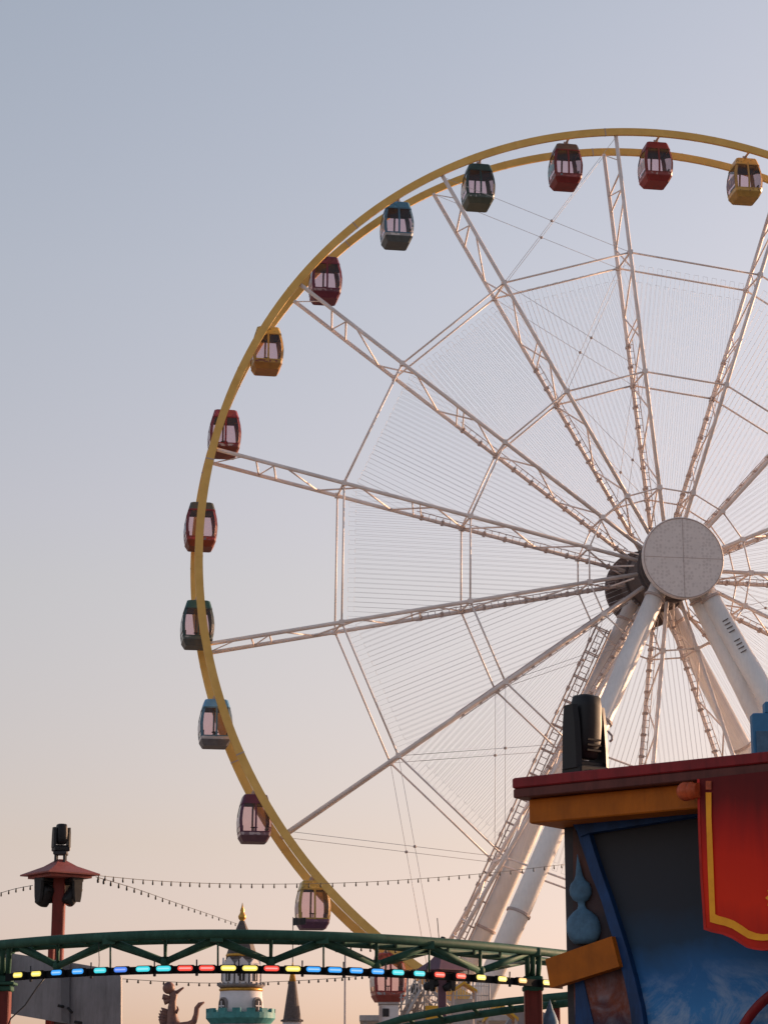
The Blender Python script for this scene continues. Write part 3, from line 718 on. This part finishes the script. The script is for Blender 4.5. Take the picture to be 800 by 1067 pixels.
for i, (x, k_) in enumerate(seq):
    p = tpnt(x, ZB-.055, -.12); p2 = tpnt(x+5, ZB-.055, -.12); X = (p2-p).normalized(); Yn = Vector((X.y, -X.x, 0))
    if Yn.y > 0: Yn = -Yn
    mb = MB(); mb.box(p+Yn*.02-ZV*.015, (.31, .09, .15), X, Yn, ZV, bev=.02); hs = mb.build('lamp_housing', 'matte', track)
    mb = MB(); mb.prism(pill(p+Yn*.070, X, Yn, ZV, .265, .088), Yn*.012); mb.build('lamp_glass', 'L'+k_, hs)
    mb = MB(); mb.prism(pill(p+Yn*.083, X, Yn, ZV, .215, .026), Yn*.006); mb.build('lamp_core', 'K'+k_, hs)
for x in (32, 95, 161, 205, 249, 315, 358, 402, 445, 488, 531):
    mb = MB(); mb.box(tpnt(x, ZB-.15, -.05), (.05, .05, .06), bev=.01); mb.tube(tpnt(x, ZB-.15, -.05), tpnt(x, ZB+.1, -.05), .014, 5); mb.build('clamp', 'dark', track)
mb = MB()
mb.path([tpnt(103, ZT-.05, 0), tpnt(103, ZT-.2, 0), tpnt(103.4, ZB+.1, 0), tpnt(103, ZB, 0)], .008, 5); mb.build('wire', 'dark', track)
mb = MB(); q0 = tpnt(47, ZB-.12, -.1); mb.path([q0, at(38, 1030, q0.y), at(26, 1048, q0.y), at(11, 1062, q0.y), at(8, 1070, q0.y)], .014, 5); mb.build('wire', 'dark', track)
# posts
def post(xc, wpx):
    p = tpnt(xc, ZB-.05, .55); px = p.y/F
    mb = MB(); zc = at(xc, 1028, p.y).z
    mb.box((p.x, p.y, zc/2), (wpx*px, wpx*px, zc), bev=.012); ps = mb.build('support_post', 'red', track)
    mb = MB(); mb.box((p.x-.32*wpx*px, p.y-.52*wpx*px, zc/2), (wpx*px*.14, .03, zc)); mb.box((p.x+.38*wpx*px, p.y-.52*wpx*px, zc/2), (wpx*px*.14, .03, zc)); mb.build('flange', 'red', ps)
    mb = MB(); mb.box((p.x, p.y, zc+.04), (27*px, 27*px, .05), bev=.01); mb.box((p.x, p.y, zc-.05), (21*px, 21*px, .1), bev=.02)
    mb.box((p.x, p.y, zc+.12), (20*px, 18*px, .13), bev=.02); mb.build('cap', 'green', ps)
    mb = MB(); zt_ = ZT-.02
    for sx, tx in ((-5, -6), (5, 7), (0, 0)):
        for bk in (0, gp(xc)):
            q = tpnt(xc+tx, zt_, bk); mb.tube((p.x+sx*px, p.y, zc+.1), q, .05, 8)
    mb.box((p.x, p.y, ZT-.02), (14*px, GAP, .16), bev=.02)
    mb.build('bracket', 'green', ps)
post(555, 18)
post(3, 17)

# lower track behind
tr2 = thing('lower_track', (at(545, 1050, 62).x, 62, 0), 'green double tube track crossing low behind the red post', 'ride track')
for k_, (pts, r_) in enumerate([([(392, 1071), (420, 1062), (450, 1056), (490, 1049), (530, 1044), (570, 1040), (610, 1036)], .10), ([(380, 1085), (420, 1071), (450, 1066), (490, 1059), (530, 1053), (570, 1048), (610, 1044)], .10)]):
    P_ = []
    for j, (x, y) in enumerate(pts): P_.append(at(x, y, 60+k_*.6+(600-x)*.012))
    mb = MB(); mb.path(P_, r_, 10); mb.build('rail', 'green', tr2)
mb = MB()
for x, y1, y2 in ((425, 1060, 1070), (455, 1055, 1065), (492, 1049, 1059), (528, 1044, 1053), (572, 1040, 1048)): mb.tube(at(x, y1, 60+(600-x)*.012), at(x+8, y2, 60.6+(592-x)*.012), .06, 6)
mb.build('cross_tie', 'green', tr2)
for x in (430, 578):
    p = at(x, 1069 if x < 500 else 1048, 61); mb = MB(); mb.box((p.x, p.y, p.z/2), (.26, .26, p.z), bev=.02); mb.build('support_post', 'red', tr2)

# ------------------------------------------------------------------ lamp masts with a square pitched roof
def lamp_mast(xc, Y, wpole, yeave, yapex, hw, mp, mr_, label, topl=True):
    k_ = Y/F; p = at(xc, yeave, Y)
    t = thing('lamp_mast', (p.x, p.y, 0), label, 'lamp mast')
    mb = MB(); mb.box((p.x, p.y, (p.z)/2), (wpole*k_, wpole*k_, p.z), bev=.02); mb.build('mast', mp, t)
    H = hw*k_/1.30; rot = R(38); X = Vector((math.cos(rot), math.sin(rot), 0)); Y_ = Vector((-math.sin(rot), math.cos(rot), 0))
    za = at(xc, yapex, Y).z; c = Vector((p.x, p.y, 0))
    def sq(h, z): return [c+X*a*h+Y_*b_*h+ZV*z for a, b_ in ((-1, -1), (1, -1), (1, 1), (-1, 1))]
    mb = MB(); mb.loft([sq(H*.80, p.z-.10), sq(H*.80, p.z-.045)]); mb.loft([sq(H, p.z-.04), sq(H, p.z-.01), sq(H*.42, p.z+(za-p.z)*.52), sq(H*.1, za)]); mb.build('roof', mr_, t)
    for sx in (-1, 1):
        mb = MB(); mb.box((p.x+sx*wpole*k_*.9, p.y, p.z-.14), (wpole*k_*1.0, .08, .08)); mb.build('arm', 'dark', t)
    return t, p, za, k_
t, p, za, k_ = lamp_mast(62.5, 48, 12.5, 911, 896, 39, 'red', 'redroof', 'rusty red lamp mast with pitched roof at the left, under the bulb strings')
# cage on top
mb = MB()
for a in (-1, 1):
    for b_ in (-1, 1): mb.box((p.x+a*4.5*k_, p.y+b_*4.5*k_, za+.03), (.05, .05, .20))
mb.box((p.x, p.y, za+.13), (14*k_, 14*k_, .07), bev=.01); mb.build('stand', 'dark', t)
moving_head('stage_light', (p.x, p.y, za+.165), 29*k_, 'black stage light standing upright on top of the red lamp mast', 'stage light', rot=R(25), wide=1.3)
moving_head('stage_light', (p.x-14*k_, p.y-.1, p.z-.08), 30*k_, 'black stage light hanging left of the red mast', 'stage light', rot=R(50), tilt=R(28), invert=True, wide=1.45)
moving_head('stage_light', (p.x+15*k_, p.y-.1, p.z-.08), 30*k_, 'black stage light hanging right of the red mast', 'stage light', rot=R(-50), tilt=R(-35), invert=True, wide=1.35)
t, p2, za2, k2 = lamp_mast(460.5, 92, 8.5, 1011, 991, 25, 'purple', 'purple', 'plum coloured lamp mast with pitched roof in front of the white wheel legs')
moving_head('stage_light', (p2.x, p2.y, za2-.1), 17*k2, 'black stage light on top of the plum lamp mast', 'stage light', rot=R(50), tilt=R(20))
moving_head('stage_light', (p2.x-10*k2, p2.y-.1, p2.z-.1), 22*k2, 'black stage light hanging left of the plum mast', 'stage light', rot=R(80), tilt=R(70), invert=True)
moving_head('stage_light', (p2.x+9*k2, p2.y-.1, p2.z-.1), 22*k2, 'black stage light hanging right of the plum mast', 'stage light', rot=R(-60), tilt=R(-60), invert=True)
mb = MB(); mb.tube((p2.x-2*k2, p2.y, za2), at(455.5, 957, 92), .018, 5); mb.build('antenna', 'dark', t)

# ------------------------------------------------------------------ strings of small lamps
def bulb_string(ctrl, Y0, Y1, nb, label, r=.012, bl_=.10, bs=.028):
    """ctrl: picture points, catmull-rom through them, distance from Y0 to Y1"""
    pts = []
    P_ = [ctrl[0]]+ctrl+[ctrl[-1]]; tot = len(ctrl)-1
    for i in range(tot):
        a, b_, c, d = P_[i:i+4]
        for s in range(12):
            t = s/12; f = lambda k: .5*((2*b_[k])+(-a[k]+c[k])*t+(2*a[k]-5*b_[k]+4*c[k]-d[k])*t*t+(-a[k]+3*b_[k]-3*c[k]+d[k])*t**3)
            pts.append((f(0), f(1), Y0+(Y1-Y0)*(i+t)/tot))
    pts.append(ctrl[-1]+(Y1,))
    V = [at(*q) for q in pts]
    t = thing('string_lights', tuple(V[0]), label, 'string lights', 'strings of small bulbs across the park')
    mb = MB(); mb.path(V, r, 5); mb.build('wire', 'dark', t)
    first = None
    for i in range(nb):
        s = (i+.5)/nb*(len(V)-1); j = int(s); q = V[j].lerp(V[j+1], s-j) if j+1 < len(V) else V[-1]
        if first is None:
            mb = MB(); mb.lathe(q, [(bs*.6, .01), (bs*.7, -.3*bl_), (bs, -.5*bl_), (bs*.9, -.9*bl_), (bs*.3, -bl_)], 8)
            first = mb.build('bulb', 'black', t); q0 = q
        else:
            c = first.copy(); COL.objects.link(c); c.parent = t; c.location = q-q0; c.rotation_euler = (0, 0, 0)
    return t
bulb_string([(100, 912.5), (160, 918), (225, 921), (300, 921.5), (380, 919.5), (450, 915), (520, 909), (588, 901)], 48, 62, 46, 'string of bulbs running level from the red mast across to the kiosk', .007, .10, .019)
bulb_string([(100, 914), (140, 926), (180, 940), (215, 952), (247, 963)], 48, 96, 22, 'string of bulbs sloping down from the red mast to the golden tower finial', .009, .12, .026)
bulb_string([(-20, 938), (0, 931), (18, 926), (34, 923)], 56, 48, 7, 'short string of bulbs reaching the red mast from the left edge', .007, .09, .02)
bulb_string([(120, 1020), (200, 1024.5), (270, 1024), (340, 1020.5), (390, 1016), (450, 1008)], 105, 118, 34, 'faint low string of bulbs behind the tower and the spire', .014, .16, .05)
bulb_string([(290, 978), (310, 981), (335, 984), (380, 988), (420, 990), (500, 994), (560, 992), (586, 990)], 96, 110, 30, 'string of bulbs passing behind the green track and the wheel legs', .012, .17, .045)

# ------------------------------------------------------------------ grey sign board, seen from behind
Yb = 45.6
P0, P1 = at(-40, 985, Yb+.5), at(126, 1012, Yb-.4)
bb = thing('billboard', (at(68, 1060, Yb).x, Yb+.6, 0), 'back of a grey billboard with rounded corner at the left edge', 'billboard')
D = (P1-P0); D.z = 0; D.normalize(); Nb = Vector((D.y, -D.x, 0))
def bp(x, y, off=0):
    o = P0+Nb*off; d = ray(x, y); return CAM+d*((o-CAM).dot(Nb)/d.dot(Nb))
mb = MB(); mb.prism([bp(*q) for q in [(-40, 984), (0, 992), (60, 1001), (110, 1009.5), (119, 1011), (124, 1014), (126, 1019), (126, 1080), (80, 1069), (11, 1057), (-40, 1050)]], Nb*-.07); mb.build('panel', 'grey', bb)
mb = MB(); mb.prism([bp(*q, .1) for q in [(63, 1001), (72, 1003), (72, 1067), (64, 1064)]], Nb*-.09); mb.build('rail', 'greydk', bb); mb = MB(); mb.prism([bp(*q, .12) for q in [(2, 992), (8, 993), (8, 1056), (2, 1055)]], Nb*-.1); mb.build('rail', 'greydk', bb)
q = bp(52, 1030, -.3); mb = MB(); mb.box((q.x, q.y, bp(52, 985, -.3).z/2), (.12, .12, bp(52, 985, -.3).z), bev=.02); mb.build('post', 'red', bb)
q = bp(68, 1060, -.5); mb = MB(); mb.box((q.x, q.y, q.z/2), (.4, .3, q.z), bev=.03); mb.build('post', 'dark', bb)
mb = MB(); 
for a in ((61, 1048.5, 66, 1049.5), (71, 1051, 75, 1055.5), (78, 1065.5, 85, 1066.5)): mb.tube(bp(a[0], a[1], .16), bp(a[2], a[3], .22), .03, 6)
mb.build('latch', 'black', bb)

# ------------------------------------------------------------------ fairy tale tower
Yt = 100; kt = Yt/F/math.cos(.05)
tc_ = at(251, 1040, Yt); TX = tc_.x
tower = thing('castle_tower', (TX, Yt, 0), 'round white fairy tale tower with teal battlements and a dark cone roof', 'tower')
zz_ = lambda y: at(251, y, Yt).z
k_ = Yt/F*1.01
C3 = lambda z: Vector((TX, Yt, z))
mb = MB(); mb.lathe(C3(0), [(31*k_, 0), (31*k_, zz_(1068))], 32); mb.build('base', 'stone', tower)
# corbelled parapet
mb = MB(); mb.lathe(C3(0), [(30*k_, zz_(1068)), (35*k_, zz_(1062)), (35*k_, zz_(1056)), (30.5*k_, zz_(1056)), (30.5*k_, zz_(1060))], 40, smooth=False)
for i in range(14):
    t = 2*PI*(i+.35)/14; r_ = 33*k_
    X = Vector((math.cos(t), math.sin(t), 0)); Y_ = Vector((-X.y, X.x, 0)); mb.box(C3(zz_(1054.2))+X*r_, (3.6*k_, 8.0*k_, 4.4*k_), X, Y_, ZV)
mb.build('parapet', 'teal', tower)
mb = MB(); mb.lathe(C3(0), [(24.5*k_, zz_(1062)), (22*k_, zz_(1045)), (21*k_, zz_(1032))], 40); mb.build('wall', 'wallw', tower)
mb = MB(); mb.lathe(C3(0), [(21*k_, zz_(1034)), (22.5*k_, zz_(1032)), (21.2*k_, zz_(1030.5))], 40); mb.build('cornice', 'gold', tower)
mb = MB(); mb.lathe(C3(0), [(21*k_, zz_(1030.2)), (24*k_, zz_(1027.8)), (24*k_, zz_(1026.8)), (20*k_, zz_(1026))], 40)
for i in range(24):
    t = 2*PI*i/24; mb.box(C3(zz_(1026.3))+Vector((math.cos(t), math.sin(t), 0))*23.4*k_, (2*k_, 2*k_, 3*k_))
mb.build('cornice', 'stone', tower)
# upper drum: octagonal with gabled bays
mb = MB(); mb.lathe(C3(0), [(17.5*k_, zz_(1028)), (17*k_, zz_(1001))], 8, smooth=False); mb.build('wall', 'stone', tower)
for i in range(8):
    t = -PI/2+2*PI*(i+.12)/8; X = Vector((math.cos(t), math.sin(t), 0)); Y_ = Vector((-X.y, X.x, 0)); c = X*17.6*k_
    mb = MB(); w_ = 6.6*k_
    pts = [C3(zz_(1026.5))+c-Y_*w_, C3(zz_(1026.5))+c+Y_*w_, C3(zz_(1005))+c+Y_*w_, C3(zz_(998.5))+c, C3(zz_(1005))+c-Y_*w_]
    mb.prism(pts, X*1.6*k_); g_ = mb.build('gable', 'wallw', tower)
    mb = MB(); w2 = 2.9*k_; c2 = c+X*1.6*k_
    pts = [C3(zz_(1023.5))+c2-Y_*w2, C3(zz_(1023.5))+c2+Y_*w2]+[C3(zz_(1011))+c2+Y_*w2*math.cos(a)+ZV*w2*1.3*math.sin(a) for a in [PI*j/6 for j in range(7)]]
    mb.prism(pts, X*.03); wn = mb.build('window', 'window', g_)
    mb = MB(); mb.box(C3(zz_(1016))+c2+X*.035, (.02, .035, 13*k_), X, Y_, ZV); mb.build('glazing_bar', 'wallw', wn)
for i, a0 in enumerate((-PI/2-.80, -PI/2+.84, -PI/2+2.4, PI/2+.75)):
    X = Vector((math.cos(a0), math.sin(a0), 0)); Y_ = Vector((-X.y, X.x, 0)); c = X*22.4*k_
    w2 = 4.4*k_; mb = MB()
    arch = lambda w_, zt_: [C3(zz_(1056))+Y_*-w_, C3(zz_(1056))+Y_*w_]+[C3(zz_(zt_))+Y_*w_*math.cos(a)+ZV*w_*1.2*math.sin(a) for a in [PI*j/8 for j in range(9)]]
    mb.prism([q+c-X*.1 for q in arch(w2*1.28, 1047.5)], X*.20); f_ = mb.build('window', 'stone', tower)
    mb = MB(); mb.prism([q+c+X*.102 for q in arch(w2, 1047.5)], X*.02); mb.build('pane', 'window', f_)
    mb = MB(); mb.box(C3(zz_(1050))+c+X*.13, (.03, .05, 11*k_), X, Y_, ZV); mb.box(C3(zz_(1049.5))+c+X*.13, (.03, 8*k_, .05), X, Y_, ZV); mb.build('glazing_bar', 'wallw', f_)
mb = MB(); mb.lathe(C3(0), [(15.5*k_, zz_(997.5)), (16.2*k_, zz_(996)), (15.5*k_, zz_(994.5))], 24); mb.build('cornice', 'gold', tower)
mb = MB(); mb.lathe(C3(0), [(16*k_, zz_(1003)), (15.5*k_, zz_(995.5)), (12.3*k_, zz_(985)), (8.8*k_, zz_(975)), (5.2*k_, zz_(966)), (2.6*k_, zz_(960))], 8, smooth=False); mb.build('roof', 'slate', tower)
mb = MB(); fx = 253
mb.lathe(C3(0), [(3*k_, zz_(963)), (2*k_, zz_(960)), (3.8*k_, zz_(957.5)), (4.1*k_, zz_(955)), (2.6*k_, zz_(952.5)), (2.0*k_, zz_(950.5)), (2.2*k_, zz_(949)), (.9*k_, zz_(945)), (.2*k_, zz_(941))], 14); mb.build('finial', 'gold', tower)
# slim spire with a flag
Ys = 108; sx_ = at(304.5, 1040, Ys).x; zs_ = lambda y: at(304.5, y, Ys).z; ks = Ys/F*1.01; S3 = Vector((sx_, Ys, 0))
sp = thing('spire', (sx_, Ys, 0), 'slim dark conical spire with a golden tip, right of the white tower', 'spire')
mb = MB(); mb.lathe(S3, [(9.5*ks, 0), (9.5*ks, zs_(1064.5))], 24); mb.build('wall', 'wallw', sp)
mb = MB(); mb.lathe(S3, [(11.5*ks, zs_(1065)), (11.5*ks, zs_(1063.3)), (9*ks, zs_(1062.5)), (4*ks, zs_(1025)), (3.4*ks, zs_(1023))], 16, smooth=False); mb.build('roof', 'slate', sp)
mb = MB(); mb.lathe(S3, [(3.6*ks, zs_(1023.2)), (1.2*ks, zs_(1008)), (.4*ks, zs_(1003))], 12); mb.build('tip', 'gold', sp)
mb = MB(); mb.tube(S3+ZV*zs_(1004), S3+ZV*zs_(956), .022, 6); mb.build('flagpole', 'dark', sp)
mb = MB(); rr = []
for i in range(9):
    u_ = i/8; x = sx_+u_*13*ks; y = Ys-.1*math.sin(u_*6)
    rr.append([Vector((x, y, zs_(957.0-u_*.5))), Vector((x, y+.02, zs_(957.0-u_*.5))), Vector((x, y+.02, zs_(965-u_*1.5))), Vector((x, y, zs_(965-u_*1.5)))])
mb.loft(rr); mb.build('flag', M['dark'], sp)

# street lamp
sx = at(359.5, 990, 118); t = thing('street_lamp', (sx.x, 118, 0), 'thin grey street lamp with a flat twin head, behind the green track', 'street lamp')
mb = MB(); mb.tube((sx.x, 118, 0), (sx.x, 118, at(360, 991, 118).z), .06, 8, .04); mb.build('pole', 'whitedk', t)
for s_ in (-1, 1):
    mb = MB(); z_ = at(360, 992, 118).z; mb.box((sx.x+s_*.27, 118, z_), (.46, .2, .07), bev=.02); mb.build('lamp_head', 'whitedk', t)

# ------------------------------------------------------------------ ornamental statue: sphere headed figure with bow and a curling tail
Yq = 104; kq = Yq/F*1.01
def q3(x, y, dy=0): return at(x, y, Yq+dy)
st = thing('statue', (q3(183, 1067).x, Yq, 0), 'bronze coloured ornamental statue with a ball shaped top and a curling tail', 'statue')
mb = MB(); mb.box((q3(185, 1090).x, Yq, q3(185, 1082).z/2), (2.6, 1.6, q3(185, 1082).z), bev=.1); mb.build('plinth', 'stone', st)
mb = MB()
mb.path([q3(183, 1085), q3(181, 1070), q3(179.5, 1060), q3(179.5, 1050), q3(180, 1044), q3(181, 1038), q3(179, 1034)], [10*kq, 7.5*kq, 5.5*kq, 4.6*kq, 3.6*kq, 4.2*kq, 3.6*kq], 14)
mb.ball(q3(175.8, 1030), 6.2*kq, 18)
mb.path([q3(180, 1036), q3(185, 1034), q3(189, 1031), q3(191.5, 1029.5)], [3*kq, 1.9*kq, 1.3*kq, .9*kq], 10)
for a, b_ in (((180, 1041), (169.5, 1039)), ((180, 1042), (171, 1045))):
    mb.path([q3(*a), q3((a[0]+b_[0])/2, (a[1]+b_[1])/2), q3(*b_)], [1*kq, 2.4*kq, 2.9*kq], 10)
mb.path([q3(183, 1056, -.2), q3(185.5, 1052, -.25), q3(184.5, 1049, -.2)], [1.8*kq, 1.4*kq, .5*kq], 8)
mb.build('figure', 'bronze', st)
mb = MB(); mb.path([q3(182, 1078), q3(189, 1070), q3(197, 1068.5), q3(202, 1065), q3(204.3, 1058), q3(205, 1051), q3(208, 1047), q3(213, 1044.8)], [6*kq, 4.6*kq, 3.8*kq, 3.2*kq, 2.7*kq, 2.6*kq, 2.3*kq, .8*kq], 12); mb.build('tail', 'bronze', st)
mb = MB()
for i in range(9):
    y = 1053+i*3; x = 170.5-3*math.sin(i*.5); mb.path([q3(178, y+3, .1), q3(x, y, .12), q3(x-2.5, y-2.5, .12)], [2.6*kq, 2.2*kq, .4*kq], 8)
mb.build('crest', 'bronze', st)

# ------------------------------------------------------------------ boarding platform of the wheel
Yp = 122; kp = Yp/F*1.01
def p3(x, y, dy=0): return at(x, y, Yp+dy)
pf = thing('boarding_platform', (p3(430, 1067).x, Yp, 0), 'white boarding platform with railings and stairs below the wheel', 'platform')
zf = p3(430, 1058).z
c = p3(470, 1058)
mb = MB(); mb.box((c.x, Yp+3, zf-.2), (9.6, 8, .3), bev=.03); mb.build('deck', 'rail', pf)
mb = MB()
for a in (-4.5, -1.5, 1.5, 4.5):
    for b_ in (-.7, 6.5): mb.box((c.x+a, Yp+b_, (zf-.35)/2), (.2, .2, zf-.35))
mb.build('stilt', 'rail', pf)
for side_, (xa, xb, dy) in enumerate([(425, 510, -.9), (425, 510, 6.8)]):
    a, b_ = p3(xa, 1058, dy), p3(xb, 1058, dy); mb = MB(); n_ = 30
    for h_ in (1.9, 1.0, .25): mb.tube((a.x, a.y, zf-.05+h_), (b_.x, b_.y, zf-.05+h_), .03, 6)
    for i in range(n_+1):
        x = a.x+(b_.x-a.x)*i/n_; mb.tube((x, a.y, zf-.05), (x, a.y, zf+1.85), .05 if i % 6 == 0 else .016, 5)
    mb.build('railing', 'rail', pf)
# stair on the left
mb = MB(); a, b_ = p3(408, 1085, -1.2), p3(438, 1032, -1.2)
for dy in (-.1, 1.3):
    mb.tube((a.x, a.y+dy, a.z), (b_.x, b_.y+dy, b_.z), .09, 6)
    for h_ in (.5, 1.0): mb.tube((a.x, a.y+dy, a.z+h_), (b_.x, b_.y+dy, b_.z+h_), .03, 6)
    for i in range(7):
        q = Vector((a.x, a.y+dy, a.z)).lerp(Vector((b_.x, b_.y+dy, b_.z)), i/6); mb.tube(q, q+ZV*1.0, .03, 5)
for i in range(14):
    q = Vector(a).lerp(b_, i/13); mb.box((q.x, q.y+.6, q.z), (.28, 1.4, .04))
mb.build('stair', 'rail', pf)
mb = MB()
for x, yt, yb, dy in ((418, 1036, 1070, 0), (424, 1028, 1070, .8), (430, 1038, 1070, 1.4), (436, 1022, 1072, 0), (444, 1034, 1070, 2)):
    mb.tube(p3(x, yb, dy), p3(x, yt, dy), .045, 6)
for y in (1040, 1047, 1054): mb.tube(p3(416, y), p3(446, y-1), .03, 5)
mb.tube(p3(431, 1056), p3(442, 1034), .10, 8); mb.tube(p3(419, 1060, .5), p3(430, 1040, .5), .07, 8)
mb.build('gantry', 'rail', pf)
mb = MB(); mb.box(p3(451.5, 1058, -1.1), (16*kp, .12, 18*kp), bev=.02); mb.build('panel', 'yellowp', pf)
# operator's cabin, white box with a dark window
oc = thing('operator_booth', (p3(403, 1085).x, Yp-2, 0), 'white booth with one small dark window under the lowest red cabin', 'booth')
c = p3(405, 1055, -2); kb = (Yp-2)/F
mb = MB(); zt_ = p3(404, 1047, -2).z; mb.box((c.x, Yp-1, zt_/2), (20*kb, 1.8, zt_), bev=.03); mb.build('wall', 'wallw', oc)
mb = MB(); mb.box((c.x, Yp-1, zt_+.05), (22*kb, 2.0, .09), bev=.02); mb.build('roof', 'rail', oc)
mb = MB(); q = p3(402, 1055.5, -2.02); mb.box((q.x, Yp-1.92, q.z), (6.5*kb, .06, 8*kb), bev=.01); mb.build('window', 'window', oc)
mb = MB(); q = p3(396, 1060, -2.02); mb.box((q.x, Yp-1.93, zt_/2), (.14, .12, zt_-.1)); mb.build('post', 'whitedk', oc)
# big drive tyres under the rim
for i, (x, y, r_) in enumerate(((433, 1031, 5.6), (446, 1028, 5.0))):
    t = thing('drive_wheel', tuple(p3(x, y, .6)), ('larger' if i == 0 else 'smaller')+' black drive tyre beside the lowest red cabin', 'drive wheel', 'drive tyres pressed to the rim')
    c = p3(x, y, .6); mb = MB(); mb.lathe(c, [(r_*.62*kp, -.22), (r_*.95*kp, -.2), (r_*kp, -.12), (r_*kp, .12), (r_*.95*kp, .2), (r_*.62*kp, .22)], 24, HV, ZV, NV); mb.build('tyre', 'black', t)
    mb = MB(); mb.lathe(c, [(r_*.58*kp, -.16), (r_*.58*kp, .16), (r_*.2*kp, .2)], 20, HV, ZV, NV); mb.build('hub', 'dark', t)
    mb = MB(); mb.tube(c, c+HV*1.4-ZV*1.4+NV*0, .1, 8); mb.tube(c-NV*.3, c-NV*.3+HV*.3-ZV*2.4, .08, 8); mb.build('bracket', 'rail', t)
# yellow pitched shelter roofs behind the lower track
for (xc, y0, y1, w_, Yk, lab) in ((483, 1033, 1024, 13, 112, 'small yellow canopy frame between the plum mast and the white legs'), (521, 1062, 1047, 17, 88, 'yellow gabled stall roof behind the lower green track')):
    kk_ = Yk/F*1.01; c = at(xc, y0, Yk); ap = at(xc, y1, Yk).z
    t = thing('stall', (c.x, Yk, 0), lab, 'stall'); W2 = w_*kk_
    mb = MB()
    for s_ in (-1, 1):
        e0, e1 = Vector((c.x+s_*W2, 0, c.z)), Vector((c.x, 0, ap))
        mb.prism([Vector((e0.x, Yk-1, e0.z)), Vector((e1.x, Yk-1, e1.z)), Vector((e1.x, Yk+1, e1.z)), Vector((e0.x, Yk+1, e0.z))], ZV*-.12)
    mb.build('roof', 'yellowp', t)
    mb = MB()
    for s_ in (-1, 1):
        for b_ in (-.9, .9): mb.box((c.x+s_*W2*.85, Yk+b_, c.z/2), (.1, .1, c.z))
    mb.build('post', 'whitedk', t)
    mb = MB(); mb.box((c.x, Yk+.2, c.z/2-.2), (W2*1.5, 1.2, c.z-.4), bev=.03); mb.build('body', 'grey' if xc > 500 else 'rail', t)
# grey awning beside it
c = at(545, 1056, 90); t = thing('booth', (c.x, 90, 0), 'dull grey booth roof just left of the red track post', 'booth')
mb = MB(); mb.prism([at(526, 1070, 90), at(533, 1058, 90), at(542, 1053, 90), at(560, 1052, 90), at(575, 1060, 90), at(580, 1072, 90)], Vector((0, 2.2, 0))); mb.build('roof', 'grey', t)
mb = MB(); a = at(528, 1070, 90); mb.box(((a.x+at(578, 1070, 90).x)/2, 91.1, a.z/2), (at(578, 1070, 90).x-a.x, 2.0, a.z-.01)); mb.build('wall', 'greydk', t)
# slim blue onion finial left of the kiosk
c = at(573, 1067, 45); kf = 45/F*1.01
t = thing('finial_post', (c.x, 45, 0), 'slim blue onion shaped post top between the red track post and the kiosk', 'post')
mb = MB(); f3 = lambda y: at(573, y, 45).z
mb.lathe((c.x, 45, 0), [(9*kf, 0), (9*kf, f3(1072)), (8.5*kf, f3(1065)), (6*kf, f3(1058)), (3.2*kf, f3(1052)), (2.6*kf, f3(1049)), (1.2*kf, f3(1045)), (.2*kf, f3(1041.5))], 18); mb.build('onion', 'finial', t)

for o in bpy.data.objects:
    if '_w' in o: del o['_w']
